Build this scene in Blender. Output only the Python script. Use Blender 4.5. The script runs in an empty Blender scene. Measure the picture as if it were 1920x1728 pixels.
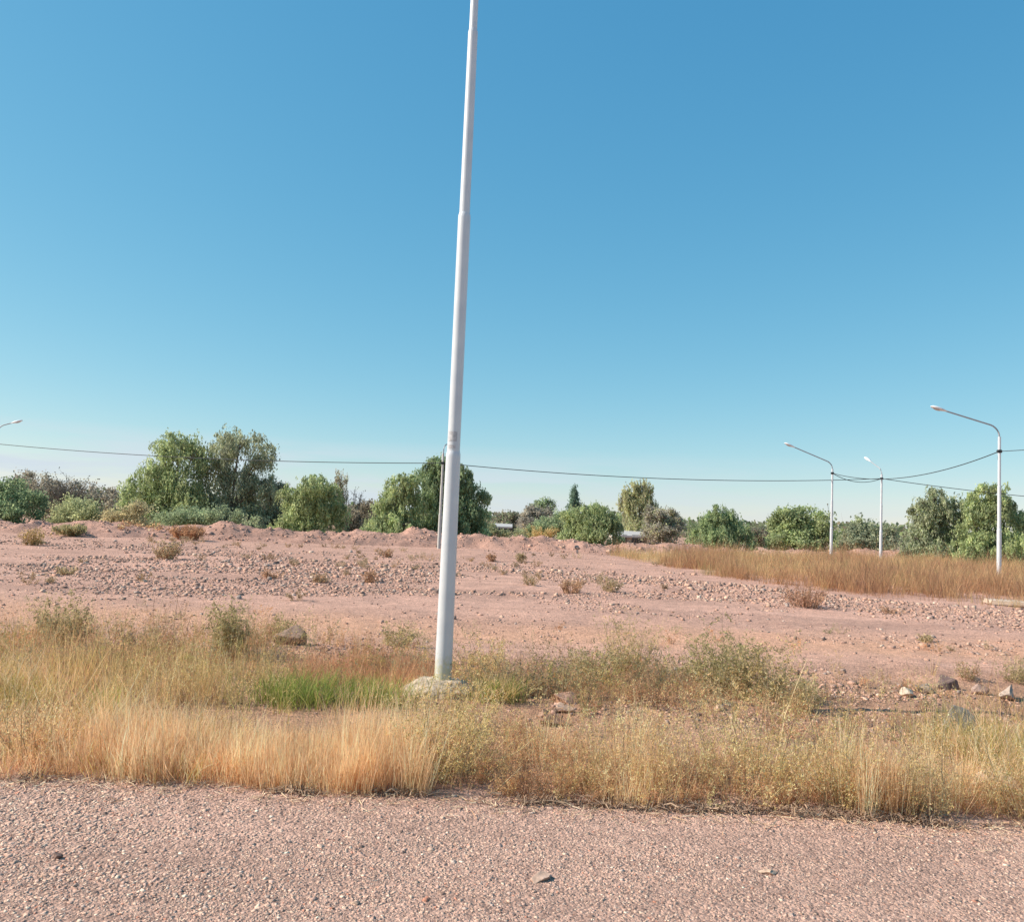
import bpy, bmesh, math
import numpy as np
from mathutils import Matrix, Vector

S = bpy.context.scene
COL = S.collection
rng = np.random.default_rng(11)

# ------------------------------------------------------------------ camera
F_PX, W_PX, H_PX, EYE = 1600.0, 1920.0, 1728.0, 1.6
PITCH, ROLL = math.atan(109.0 / 1600.0), math.radians(2.4)
_f = np.array([0, math.cos(PITCH), math.sin(PITCH)])
_r0 = np.array([1.0, 0, 0]); _u0 = np.array([0, -math.sin(PITCH), math.cos(PITCH)])
_r = math.cos(ROLL) * _r0 + math.sin(ROLL) * _u0
_u = -math.sin(ROLL) * _r0 + math.cos(ROLL) * _u0
CAM = np.array([0, 0, EYE])
cd = bpy.data.cameras.new('camera'); cam = bpy.data.objects.new('camera', cd); COL.objects.link(cam)
cd.sensor_width = 36.0; cd.lens = 36.0 * F_PX / W_PX; cd.clip_start = 0.1; cd.clip_end = 8000
M4 = Matrix.Identity(4)
for i in range(3):
    M4[i][0], M4[i][1], M4[i][2], M4[i][3] = _r[i], _u[i], -_f[i], CAM[i]
cam.matrix_world = M4
S.camera = cam

# ------------------------------------------------------------------ world, sun, exposure
SUN_EL, SUN_AZ = math.radians(38), math.radians(-93)      # azimuth from +Y, clockwise: the sun stands to the left
S.view_settings.view_transform = 'Standard'; S.view_settings.look = 'None'
S.view_settings.gamma = 1.0; EXPO = 0.5; S.view_settings.exposure = EXPO
S.view_settings.use_curve_mapping = False
wd = bpy.data.worlds.new('World'); S.world = wd; wd.use_nodes = True
nt = wd.node_tree; nt.nodes.clear()
def N(t, kind, **kw):
    n = t.nodes.new(kind)
    for k, v in kw.items():
        if k.startswith('_'): setattr(n, k[1:], v)
    return n
def wire(t, a, ao, b, bi): t.links.new(a.outputs[ao], b.inputs[bi])
sky = N(nt, 'ShaderNodeTexSky'); sky.sky_type = 'NISHITA'; sky.sun_disc = False
sky.sun_elevation = SUN_EL; sky.sun_rotation = SUN_AZ
sky.altitude = 700; sky.air_density = 1.0; sky.dust_density = 0.3; sky.ozone_density = 3.0
# colour response of the sky: one gain and one power per channel
sp_ = N(nt, 'ShaderNodeSeparateColor'); wire(nt, sky, 0, sp_, 0); cb_ = N(nt, 'ShaderNodeCombineColor')
for ch, (pw, gn) in enumerate(((1.13, 1.33), (0.64, 1.07), (0.42, 0.975))):
    m0 = N(nt, 'ShaderNodeMath', _operation='MULTIPLY'); wire(nt, sp_, ch, m0, 0); m0.inputs[1].default_value = 0.1
    m1 = N(nt, 'ShaderNodeMath', _operation='POWER'); wire(nt, m0, 0, m1, 0); m1.inputs[1].default_value = pw
    m2 = N(nt, 'ShaderNodeMath', _operation='MULTIPLY'); wire(nt, m1, 0, m2, 0); m2.inputs[1].default_value = gn * 10.0 / 2 ** EXPO
    wire(nt, m2, 0, cb_, ch)
# thin low clouds near the horizon
tc = N(nt, 'ShaderNodeTexCoord'); mp = N(nt, 'ShaderNodeMapping'); mp.inputs['Scale'].default_value = (3.0, 3.0, 26.0)
wire(nt, tc, 'Generated', mp, 'Vector')
cn = N(nt, 'ShaderNodeTexNoise'); cn.inputs['Scale'].default_value = 2.2; cn.inputs['Detail'].default_value = 5
wire(nt, mp, 'Vector', cn, 'Vector')
cr = N(nt, 'ShaderNodeMapRange'); cr.inputs[1].default_value = 0.40; cr.inputs[2].default_value = 0.60
wire(nt, cn, 0, cr, 0)
sx = N(nt, 'ShaderNodeSeparateXYZ'); wire(nt, tc, 'Generated', sx, 0)
band = N(nt, 'ShaderNodeMapRange'); band.inputs[1].default_value = 0.085; band.inputs[2].default_value = 0.045
wire(nt, sx, 'Z', band, 0)
mul = N(nt, 'ShaderNodeMath', _operation='MULTIPLY'); wire(nt, cr, 0, mul, 0); wire(nt, band, 0, mul, 1)
mul2 = N(nt, 'ShaderNodeMath', _operation='MULTIPLY'); wire(nt, mul, 0, mul2, 0); lft = N(nt, 'ShaderNodeMapRange'); wire(nt, sx, 'X', lft, 0); lft.inputs[1].default_value = 0.35; lft.inputs[2].default_value = -0.35; lft.inputs[3].default_value = 0.25; lft.inputs[4].default_value = 0.95; wire(nt, lft, 0, mul2, 1)
cm = N(nt, 'ShaderNodeMix'); cm.data_type = 'RGBA'
cm.inputs[7].default_value = (4.7, 5.35, 5.9, 1)
wire(nt, mul2, 0, cm, 0); wire(nt, cb_, 0, cm, 6)
bg = N(nt, 'ShaderNodeBackground'); bg.inputs['Strength'].default_value = 0.10
wire(nt, cm, 2, bg, 'Color')
wo = N(nt, 'ShaderNodeOutputWorld'); wire(nt, bg, 0, wo, 0)

ld = bpy.data.lights.new('sun', 'SUN'); lo = bpy.data.objects.new('sun', ld); COL.objects.link(lo)
ld.energy = 4.6; ld.angle = math.radians(0.5); ld.color = (1.0, 0.93, 0.82)
sd = Vector((math.sin(SUN_AZ) * math.cos(SUN_EL), math.cos(SUN_AZ) * math.cos(SUN_EL), math.sin(SUN_EL)))
lo.rotation_euler = sd.to_track_quat('Z', 'Y').to_euler(); lo.location = (-20, 2, 30)

# ------------------------------------------------------------------ picking points of the place
def pdir(px, py): return _f * F_PX + _r * (px - W_PX / 2) - _u * (py - H_PX / 2)
def at(px, py, Y):
    d = pdir(px, py); return CAM + d * (Y / d[1])
def gnd(px, py, z=0.0):
    d = pdir(px, py); return CAM + d * ((z - EYE) / d[2])
def mpp(Y): return Y / F_PX            # metres per photo pixel at depth Y

# ------------------------------------------------------------------ noise
def _hash(ix, iy, seed):
    h = (ix.astype(np.int64) * 374761393 + iy.astype(np.int64) * 668265263 + seed * 974711) & 0xffffffff
    h = ((h ^ (h >> 13)) * 1274126177) & 0xffffffff
    return ((h ^ (h >> 16)) & 0xffffff) / float(0xffffff)
def vnoise(x, y, seed=0):
    x = np.asarray(x, float); y = np.asarray(y, float)
    ix, iy = np.floor(x), np.floor(y); fx, fy = x - ix, y - iy
    fx = fx * fx * (3 - 2 * fx); fy = fy * fy * (3 - 2 * fy)
    a, b = _hash(ix, iy, seed), _hash(ix + 1, iy, seed); c, d = _hash(ix, iy + 1, seed), _hash(ix + 1, iy + 1, seed)
    return (a * (1 - fx) + b * fx) * (1 - fy) + (c * (1 - fx) + d * fx) * fy
def fbm(x, y, seed=0, octv=4):
    s, a, t = 0, 1.0, 0
    x = np.asarray(x, float); y = np.asarray(y, float)
    for o in range(octv):
        s = s + a * vnoise(x, y, seed + o * 17); t += a; a *= 0.5; x = x * 2.03; y = y * 2.03
    return s / t
def sstep(a, b, v):
    t = np.clip((v - a) / (b - a), 0, 1); return t * t * (3 - 2 * t)

EDGE = 4.95                              # where the gravel road ends and the verge begins
def edge(x): return EDGE + 0.42 * (fbm(np.asarray(x) * 0.9, np.zeros_like(np.asarray(x, float)), 3, 3) - 0.5)
def height(x, y):
    x = np.asarray(x, float); y = np.asarray(y, float)
    road = 1 - sstep(0.0, 0.35, y - edge(x))
    rough = 0.10 * (fbm(x * 0.7, y * 0.7, 5, 4) - 0.5) + 0.05 * (fbm(x * 3.1, y * 3.1, 8, 3) - 0.5)
    bank = 0.10 * np.exp(-((y - 9.9 - 0.5 * np.sin(x * 0.35)) / 0.7) ** 2) * fbm(x * 0.8, y * 0.3, 21, 3) * 1.6
    ditch = -0.05 * np.exp(-((y - 8.6) / 0.5) ** 2)
    tracks = -0.03 * np.exp(-((y - 12.0) / 0.8) ** 2)
    far = sstep(40, 120, np.hypot(x, y))
    z = road * 0.012 * (fbm(x * 1.3, y * 1.3, 9, 3) - 0.5) + (1 - road) * (rough + bank + ditch + tracks)
    return z * (1 - far)

# ------------------------------------------------------------------ materials
def mat(name):
    m = bpy.data.materials.new(name); m.use_nodes = True; t = m.node_tree; t.nodes.clear()
    o = N(t, 'ShaderNodeOutputMaterial'); return m, t, o
def ramp(t, stops):
    r = N(t, 'ShaderNodeValToRGB'); e = r.color_ramp.elements
    while len(e) < len(stops): e.new(0.5)
    for i, (p, c) in enumerate(stops): e[i].position = p; e[i].color = (*c, 1)
    return r
def mixc(t, fac, a, b, mode='MIX'):
    m = N(t, 'ShaderNodeMix'); m.data_type = 'RGBA'; m.blend_type = mode
    for sock, v in ((0, fac), (6, a), (7, b)):
        if isinstance(v, tuple) and hasattr(v[0], 'outputs'): t.links.new(v[0].outputs[v[1]], m.inputs[sock])
        elif isinstance(v, tuple): m.inputs[sock].default_value = (*v, 1)
        else: m.inputs[sock].default_value = v
    return m
def noise(t, scale, detail=4, coord='Object', rough=0.55, dist=0.0):
    c = N(t, 'ShaderNodeTexCoord'); n = N(t, 'ShaderNodeTexNoise')
    n.inputs['Scale'].default_value = scale; n.inputs['Detail'].default_value = detail
    n.inputs['Roughness'].default_value = rough; n.inputs['Distortion'].default_value = dist
    wire(t, c, coord, n, 'Vector'); return n

def ground_mat():
    m, t, o = mat('pink_gravel_soil')
    at_ = N(t, 'ShaderNodeAttribute'); at_.attribute_name = 'tint'
    p = N(t, 'ShaderNodeBsdfPrincipled'); p.inputs['Roughness'].default_value = 0.95; p.inputs['Specular IOR Level'].default_value = 0.15
    n1 = noise(t, 9, 6); r1 = ramp(t, [(0.25, (0.74, 0.72, 0.72)), (0.75, (1.22, 1.2, 1.18))]); wire(t, n1, 0, r1, 0)
    m1 = mixc(t, 1.0, (at_, 'Color'), (r1, 0), 'MULTIPLY')
    c = N(t, 'ShaderNodeTexCoord'); v = N(t, 'ShaderNodeTexVoronoi'); v.inputs['Scale'].default_value = 62; v.inputs['Randomness'].default_value = 1
    wire(t, c, 'Object', v, 'Vector')
    r2 = ramp(t, [(0.0, (0.55, 0.52, 0.52)), (0.35, (0.95, 0.93, 0.92)), (0.7, (1.12, 1.08, 1.05)), (1.0, (1.5, 1.45, 1.4))])
    sp = N(t, 'ShaderNodeSeparateColor'); wire(t, v, 'Color', sp, 0); wire(t, sp, 0, r2, 0)
    m2 = mixc(t, 0.8, (m1, 2), (r2, 0), 'MULTIPLY')
    wire(t, m2, 2, p, 'Base Color')
    n3 = noise(t, 28, 6, rough=0.7)
    ad = N(t, 'ShaderNodeMath', _operation='MULTIPLY_ADD'); wire(t, v, 'Distance', ad, 0); ad.inputs[1].default_value = -0.6; wire(t, n3, 0, ad, 2)
    b = N(t, 'ShaderNodeBump'); b.inputs['Strength'].default_value = 0.85; b.inputs['Distance'].default_value = 0.018
    wire(t, ad, 0, b, 'Height'); wire(t, b, 0, p, 'Normal'); wire(t, p, 0, o, 0); return m
def tint_mat(name, rough=0.9, transl=0.0, var=0.25, scale=40, bump=0.0, spec=0.2):
    m, t, o = mat(name)
    a = N(t, 'ShaderNodeAttribute'); a.attribute_name = 'tint'
    n = noise(t, scale, 3); r = ramp(t, [(0.3, (1 - var,) * 3), (0.7, (1 + var,) * 3)]); wire(t, n, 0, r, 0)
    mm = mixc(t, 1.0, (a, 'Color'), (r, 0), 'MULTIPLY')
    p = N(t, 'ShaderNodeBsdfPrincipled'); p.inputs['Roughness'].default_value = rough; p.inputs['Specular IOR Level'].default_value = spec
    wire(t, mm, 2, p, 'Base Color')
    if bump:
        b = N(t, 'ShaderNodeBump'); b.inputs['Strength'].default_value = bump; b.inputs['Distance'].default_value = 0.02
        wire(t, n, 0, b, 'Height'); wire(t, b, 0, p, 'Normal')
    if transl:
        tr = N(t, 'ShaderNodeBsdfTranslucent'); wire(t, mm, 2, tr, 'Color')
        mx = N(t, 'ShaderNodeMixShader'); mx.inputs[0].default_value = transl
        wire(t, p, 0, mx, 1); wire(t, tr, 0, mx, 2); wire(t, mx, 0, o, 0)
    else: wire(t, p, 0, o, 0)
    return m
def plain_mat(name, c, rough=0.6, metal=0.0, var=0.12, scale=8, bump=0.0):
    m, t, o = mat(name)
    n = noise(t, scale, 5); r = ramp(t, [(0.3, tuple(x * (1 - var) for x in c)), (0.7, tuple(min(1, x * (1 + var)) for x in c))]); wire(t, n, 0, r, 0)
    p = N(t, 'ShaderNodeBsdfPrincipled'); p.inputs['Roughness'].default_value = rough; p.inputs['Metallic'].default_value = metal
    wire(t, r, 0, p, 'Base Color')
    if bump:
        b = N(t, 'ShaderNodeBump'); b.inputs['Strength'].default_value = bump; b.inputs['Distance'].default_value = 0.02
        wire(t, n, 0, b, 'Height'); wire(t, b, 0, p, 'Normal')
    wire(t, p, 0, o, 0); return m
def pole_mat():
    m, t, o = mat('silver_pole_paint')
    p = N(t, 'ShaderNodeBsdfPrincipled'); p.inputs['Roughness'].default_value = 0.35; p.inputs['Metallic'].default_value = 0.05
    n = noise(t, 5, 6); r = ramp(t, [(0.3, (0.60, 0.60, 0.62)), (0.7, (0.69, 0.685, 0.69))]); wire(t, n, 0, r, 0)
    # flaking, dirty foot: the wear is strongest near the ground
    c = N(t, 'ShaderNodeTexCoord'); s = N(t, 'ShaderNodeSeparateXYZ'); wire(t, c, 'Object', s, 0)
    g = N(t, 'ShaderNodeMapRange'); g.inputs[1].default_value = 0.62; g.inputs[2].default_value = 0.0; wire(t, s, 'Z', g, 0)
    n2 = noise(t, 26, 6, rough=0.7); ad = N(t, 'ShaderNodeMath', _operation='MULTIPLY'); wire(t, g, 0, ad, 0); wire(t, n2, 0, ad, 1)
    r2 = ramp(t, [(0.24, (0, 0, 0)), (0.36, (1, 1, 1))]); wire(t, ad, 0, r2, 0)
    mm = mixc(t, (r2, 0), (r, 0), (0.55, 0.52, 0.38)); wire(t, mm, 2, p, 'Base Color')
    b = N(t, 'ShaderNodeBump'); b.inputs['Strength'].default_value = 0.15; b.inputs['Distance'].default_value = 0.004
    wire(t, n2, 0, b, 'Height'); wire(t, b, 0, p, 'Normal')
    wire(t, p, 0, o, 0); return m

M_GROUND = ground_mat()
M_STONE = tint_mat('loose_stone', 0.9, 0, 0.2, 55, 0.5)
M_ROCK = tint_mat('rough_rock', 0.92, 0, 0.3, 14, 0.8)
M_GRASS = tint_mat('dry_grass_blade', 0.8, 0.5, 0.15, 3)
M_LEAF = tint_mat('leaf', 0.8, 0.5, 0.2, 1.3)
M_BARK = plain_mat('bark', (0.16, 0.12, 0.09), 0.9, 0, 0.3, 12, 0.6)
M_TWIG = tint_mat('twig', 0.9, 0.0, 0.2, 6)
M_POLE = pole_mat()
M_ARM = plain_mat('grey_steel_arm', (0.34, 0.35, 0.37), 0.5)
M_LAMP = plain_mat('lamp_housing', (0.78, 0.78, 0.79), 0.4)
M_GLASS = plain_mat('lamp_glass', (0.55, 0.56, 0.55), 0.15)
M_CABLE = plain_mat('black_cable', (0.03, 0.032, 0.035), 0.6)
M_CONC = plain_mat('rough_concrete', (0.47, 0.365, 0.265), 0.95, 0, 0.42, 18, 1.0)
M_KERB = plain_mat('pale_kerb', (0.60, 0.45, 0.34), 0.95, 0, 0.15, 5, 0.4)
M_WALLH = plain_mat('house_plaster', (0.50, 0.44, 0.37), 0.9)
M_ROOFW = plain_mat('white_roof_sheet', (0.46, 0.43, 0.41), 0.8)
M_GLASSD = plain_mat('window_glass', (0.05, 0.06, 0.07), 0.15)
M_TAG = plain_mat('grey_tape', (0.51, 0.48, 0.48), 0.8, 0, 0.3, 30)

# ------------------------------------------------------------------ mesh helpers
def mesh_np(name, V, quads=None, tris=None, tintv=None, m=None, smooth=False, parent=None):
    V = np.asarray(V, np.float32).reshape(-1, 3); me = bpy.data.meshes.new(name)
    idx, tot = [], []
    if quads is not None and len(quads): q = np.asarray(quads).reshape(-1, 4); idx.append(q.ravel()); tot.append(np.full(len(q), 4))
    if tris is not None and len(tris): q = np.asarray(tris).reshape(-1, 3); idx.append(q.ravel()); tot.append(np.full(len(q), 3))
    idx = np.concatenate(idx).astype(np.int32); tot = np.concatenate(tot).astype(np.int32)
    st = np.concatenate([[0], np.cumsum(tot)[:-1]]).astype(np.int32)
    me.vertices.add(len(V)); me.vertices.foreach_set('co', V.ravel())
    me.loops.add(len(idx)); me.loops.foreach_set('vertex_index', idx)
    me.polygons.add(len(tot)); me.polygons.foreach_set('loop_start', st); me.polygons.foreach_set('loop_total', tot)
    if smooth: me.polygons.foreach_set('use_smooth', np.ones(len(tot), bool))
    if tintv is not None:
        a = me.attributes.new('tint', 'FLOAT_COLOR', 'POINT')
        c = np.ones((len(V), 4), np.float32); c[:, :3] = tintv; a.data.foreach_set('color', c.ravel())
    me.update(calc_edges=True); me.validate()
    o = bpy.data.objects.new(name, me); COL.objects.link(o)
    if m: me.materials.append(m)
    if parent is not None: o.parent = parent
    return o
def tag(o, label=None, cat=None, group=None, kind=None):
    for k, v in (('label', label), ('category', cat), ('group', group), ('kind', kind)):
        if v: o[k] = v
    return o
def empty(name, loc, label, cat, group=None):
    o = bpy.data.objects.new(name, None); COL.objects.link(o); o.location = Vector([float(c) for c in loc]); o.empty_display_size = 0.2
    return tag(o, label, cat, group)

class Rib:
    """collects ribbons (blades, stems, twigs) and flat leaves"""
    def __init__(s): s.V, s.Q, s.C, s.n = [], [], [], 0
    def ribbons(s, P, Wd, col, side=None):
        P = np.asarray(P, float); n, k, _ = P.shape
        if side is None:
            a = rng.uniform(0, 2 * np.pi, n); side = np.stack([np.cos(a), np.sin(a), np.zeros(n)], 1)
        Wd = np.broadcast_to(np.asarray(Wd, float), (n, k))
        off = side[:, None, :] * Wd[:, :, None]
        V = np.stack([P - off, P + off], 2).reshape(-1, 3)
        base = (np.arange(n) * k * 2)[:, None] + (np.arange(k - 1) * 2)[None, :]
        Q = np.stack([base, base + 1, base + 3, base + 2], -1).reshape(-1, 4) + s.n
        s.V.append(V); s.Q.append(Q); s.C.append(np.repeat(np.asarray(col, float).reshape(-1, 3) * np.ones((n, 1)), k * 2, 0)); s.n += len(V)
    def leaves(s, P, L, Wd, col, axis=None, droop=0.0):
        P = np.asarray(P, float); n = len(P)
        if axis is None:
            axis = rng.normal(size=(n, 3)); axis[:, 2] -= droop
        axis = axis / (np.linalg.norm(axis, axis=1, keepdims=True) + 1e-9)
        o = rng.normal(size=(n, 3)); sd_ = np.cross(axis, o); sd_ /= (np.linalg.norm(sd_, axis=1, keepdims=True) + 1e-9)
        L = np.broadcast_to(np.asarray(L, float), (n,))[:, None]; Wd = np.broadcast_to(np.asarray(Wd, float), (n,))[:, None]
        V = np.stack([P, P + axis * L * 0.45 + sd_ * Wd, P + axis * L, P + axis * L * 0.45 - sd_ * Wd], 1).reshape(-1, 3)
        Q = (np.arange(n) * 4)[:, None] + np.arange(4)[None, :] + s.n
        s.V.append(V); s.Q.append(Q); s.C.append(np.repeat(np.asarray(col, float).reshape(-1, 3) * np.ones((n, 1)), 4, 0)); s.n += len(V)
    def build(s, name, m, parent=None, origin=None):
        V = np.concatenate(s.V)
        if origin is not None: V = V - np.asarray(origin)
        return mesh_np(name, V, np.concatenate(s.Q), None, np.concatenate(s.C), m, parent=parent)

WARM = np.array([1.04, 0.955, 0.885])
def pick(cols, n, jit=0.12, wts=None):
    cols = np.asarray(cols, float)
    if wts is not None: wts = np.asarray(wts, float) / np.sum(wts)
    c = cols[rng.choice(len(cols), n, p=wts)]
    return c * (1 + rng.normal(0, jit, (n, 1))).clip(0.4, 1.8)

def blades(rb, x, y, h, w, cols, lean=0.35, curl=0.3, k=4, wts=None, jit=0.14, z=None):
    n = len(x); z = height(x, y) - 0.01 if z is None else z
    h = np.broadcast_to(h, (n,)) * rng.uniform(0.55, 1.15, n)
    a = rng.uniform(0, 2 * np.pi, n); ln = np.abs(rng.normal(0, lean, n))
    t = np.linspace(0, 1, k)[None, :]
    out = (ln[:, None] * t + curl * rng.uniform(0, 1, n)[:, None] * t ** 2.4) * h[:, None]
    up = h[:, None] * (t - 0.25 * (ln[:, None]) * t ** 2)
    P = np.stack([x[:, None] + np.cos(a)[:, None] * out, y[:, None] + np.sin(a)[:, None] * out, z[:, None] + up], -1)
    Wd = np.broadcast_to(w, (n,))[:, None] * 0.5 * np.array([1.0] + [0.9] * (k - 2) + [0.15])[None, :]
    rb.ribbons(P, Wd, (1.42 * WARM * pick(cols, n, jit, wts)).clip(0, 0.92))
    return P

# ------------------------------------------------------------------ lathe / tube builders (bmesh)
def tube(bm, pts, rad, seg=12, cap=True):
    rings = []; pts = [Vector([float(c) for c in p]) for p in pts]
    for i, p in enumerate(pts):
        d = (pts[min(i + 1, len(pts) - 1)] - pts[max(i - 1, 0)]).normalized()
        ref = Vector((0, 1, 0)) if abs(d.z) > 0.9 else Vector((0, 0, 1))
        a = d.cross(ref).normalized(); b = d.cross(a).normalized()
        r = rad[i] if hasattr(rad, '__len__') else rad
        rings.append([bm.verts.new(p + (a * math.cos(2 * math.pi * j / seg) + b * math.sin(2 * math.pi * j / seg)) * r) for j in range(seg)])
    for A, B in zip(rings[:-1], rings[1:]):
        for j in range(seg):
            f = bm.faces.new((A[j], A[(j + 1) % seg], B[(j + 1) % seg], B[j])); f.smooth = True
    if cap:                                                # caps keep their own corners, so the barrel shades straight
        bm.faces.new([bm.verts.new(v.co) for v in rings[0]]); bm.faces.new([bm.verts.new(v.co) for v in rings[-1]][::-1])
    return rings
def held(pts, rad, e=0.012):
    """extra rings beside every joint so that long tubes shade straight"""
    P, R_ = [pts[0]], [rad[0]]
    for (p, q, a, b) in zip(pts[:-1], pts[1:], rad[:-1], rad[1:]):
        p_, q_ = Vector(p), Vector(q); L = (q_ - p_).length
        if L > 6 * e:
            for f_ in (e / L, 1 - e / L): P.append(p_.lerp(q_, f_)); R_.append(a + (b - a) * f_)
        P.append(q); R_.append(b)
    return P, R_
def boxbm(bm, c, sx_, sy_, sz_, bev=0.0):
    r = bmesh.ops.create_cube(bm, size=1.0); bmesh.ops.scale(bm, vec=(sx_, sy_, sz_), verts=r['verts'])
    bmesh.ops.translate(bm, vec=Vector([float(v) for v in c]), verts=r['verts'])
    if bev: bmesh.ops.bevel(bm, geom=list({e for v in r['verts'] for e in v.link_edges}), offset=bev, segments=2, affect='EDGES')
def from_bm(name, bm, m, parent=None, smooth=False):
    bmesh.ops.recalc_face_normals(bm, faces=bm.faces)
    me = bpy.data.meshes.new(name); bm.to_mesh(me); bm.free(); me.materials.append(m)
    if smooth: me.polygons.foreach_set('use_smooth', np.ones(len(me.polygons), bool))
    o = bpy.data.objects.new(name, me); COL.objects.link(o)
    if parent is not None: o.parent = parent
    return o

# ================================================================== THE GROUND
def steps(segs):
    out = [segs[0][0]]
    for a, b, d in segs:
        n = max(1, int(round((b - a) / d))); out += list(np.linspace(a, b, n + 1)[1:])
    return np.array(out)
gx = steps([(-2500, -300, 300), (-300, -60, 20), (-60, -14, 0.7), (-14, 14, 0.10), (14, 60, 0.7), (60, 300, 20), (300, 2500, 300)])
gy = steps([(-120, -10, 15), (-10, 1.5, 1), (1.5, 14, 0.08), (14, 40, 0.2), (40, 80, 1.0), (80, 300, 20), (300, 4000, 300)])
X, Y = np.meshgrid(gx, gy); Zg = height(X, Y)
def soil(x, y):
    road = 1 - sstep(-0.1, 0.45, y - edge(x))
    n = fbm(x * 0.35, y * 0.8, 31, 4)[..., None]; n2 = fbm(x * 1.7, y * 2.5, 37, 4)[..., None]
    n3 = fbm(x * 0.55 + 7, y * 1.6, 39, 4)[..., None]; n4 = fbm(x * 0.12, y * 2.6, 40, 3)[..., None]
    c_road = np.array([0.375, 0.255, 0.205]) * (0.80 + 0.3 * n2) * (0.72 + 0.6 * n3) * (0.84 + 0.32 * n4)
    c_field = np.array([0.390, 0.250, 0.198]) * (0.82 + 0.34 * n) * (0.86 + 0.28 * n2) * (0.80 + 0.4 * n4)
    c_verge = np.array([0.30, 0.185, 0.125]) * (0.75 + 0.5 * n2)
    verge = (sstep(0.0, 0.5, y - edge(x)) * (1 - sstep(8.6, 10.6, y + 1.2 * (n[..., 0] - 0.5))))[..., None]
    sandy = np.exp(-((y - 12.3 - 1.2 * (n[..., 0] - .5)) / 1.5) ** 2)[..., None]
    c_field = c_field * (1 - sandy) + np.array([0.43, 0.262, 0.182]) * sandy
    c = c_road * road[..., None] + (1 - road[..., None]) * (c_verge * verge + c_field * (1 - verge))
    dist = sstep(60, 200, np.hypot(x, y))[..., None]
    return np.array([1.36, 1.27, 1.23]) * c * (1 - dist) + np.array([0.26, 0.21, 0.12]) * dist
ny, nx = X.shape
ii = (np.arange(ny - 1)[:, None] * nx + np.arange(nx - 1)[None, :]).ravel()
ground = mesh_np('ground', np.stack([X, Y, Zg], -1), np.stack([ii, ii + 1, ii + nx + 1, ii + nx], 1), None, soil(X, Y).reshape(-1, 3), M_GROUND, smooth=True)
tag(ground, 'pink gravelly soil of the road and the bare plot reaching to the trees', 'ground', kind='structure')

# earth ridge pushed up along the far side of the plot
RX = [-70, -30, -18, -4, 5, 10, 20, 35, 80]; RY = [39, 39, 39.5, 43.8, 43.5, 46, 53, 55, 57]
RH = [0.66, 0.66, 0.64, 0.64, 0.58, 0.52, 0.48, 0.50, 0.52]
rx = np.arange(-62, 70, 0.11); rv = np.linspace(0, 1, 44)
RXg, RVg = np.meshgrid(rx, rv)
ry0 = np.interp(RXg, RX, RY) + 1.2 * (fbm(RXg * 0.25, RXg * 0, 41, 3) - 0.5); rh = np.interp(RXg, RX, RH)
RYg = ry0 + RVg * 5.5
prof = np.sin(np.pi * np.clip(RVg, 0, 1)) ** 0.9
hump = 0.30 + 1.35 * fbm(RXg * 0.42, RYg * 0.15, 43, 3)
RZg = prof * rh * hump + prof * (0.52 * (fbm(RXg * 1.3, RYg * 0.9, 47, 4) - 0.5)) + 0.16 * prof * (fbm(RXg * 4.5, RYg * 4, 49, 3) - 0.5) - 0.06
tn = fbm(RXg * 1.1, RYg * 1.1, 53, 4)[..., None]; tn2 = fbm(RXg * 5, RYg * 5, 59, 3)[..., None]
rc = 1.2 * np.array([0.40, 0.235, 0.18]) * (0.72 + 0.5 * tn) * (0.8 + 0.4 * tn2)
ny, nx = RXg.shape; ii = (np.arange(ny - 1)[:, None] * nx + np.arange(nx - 1)[None, :]).ravel()
ridge = mesh_np('earth_ridge', np.stack([RXg, RYg, RZg], -1), np.stack([ii, ii + 1, ii + nx + 1, ii + nx], 1), None, rc.reshape(-1, 3), M_GROUND, smooth=True)
tag(ridge, 'low ridge of heaped reddish soil along the far side of the plot', 'earth ridge', kind='structure')
def ridge_front(x): return np.interp(x, RX, RY)

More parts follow.
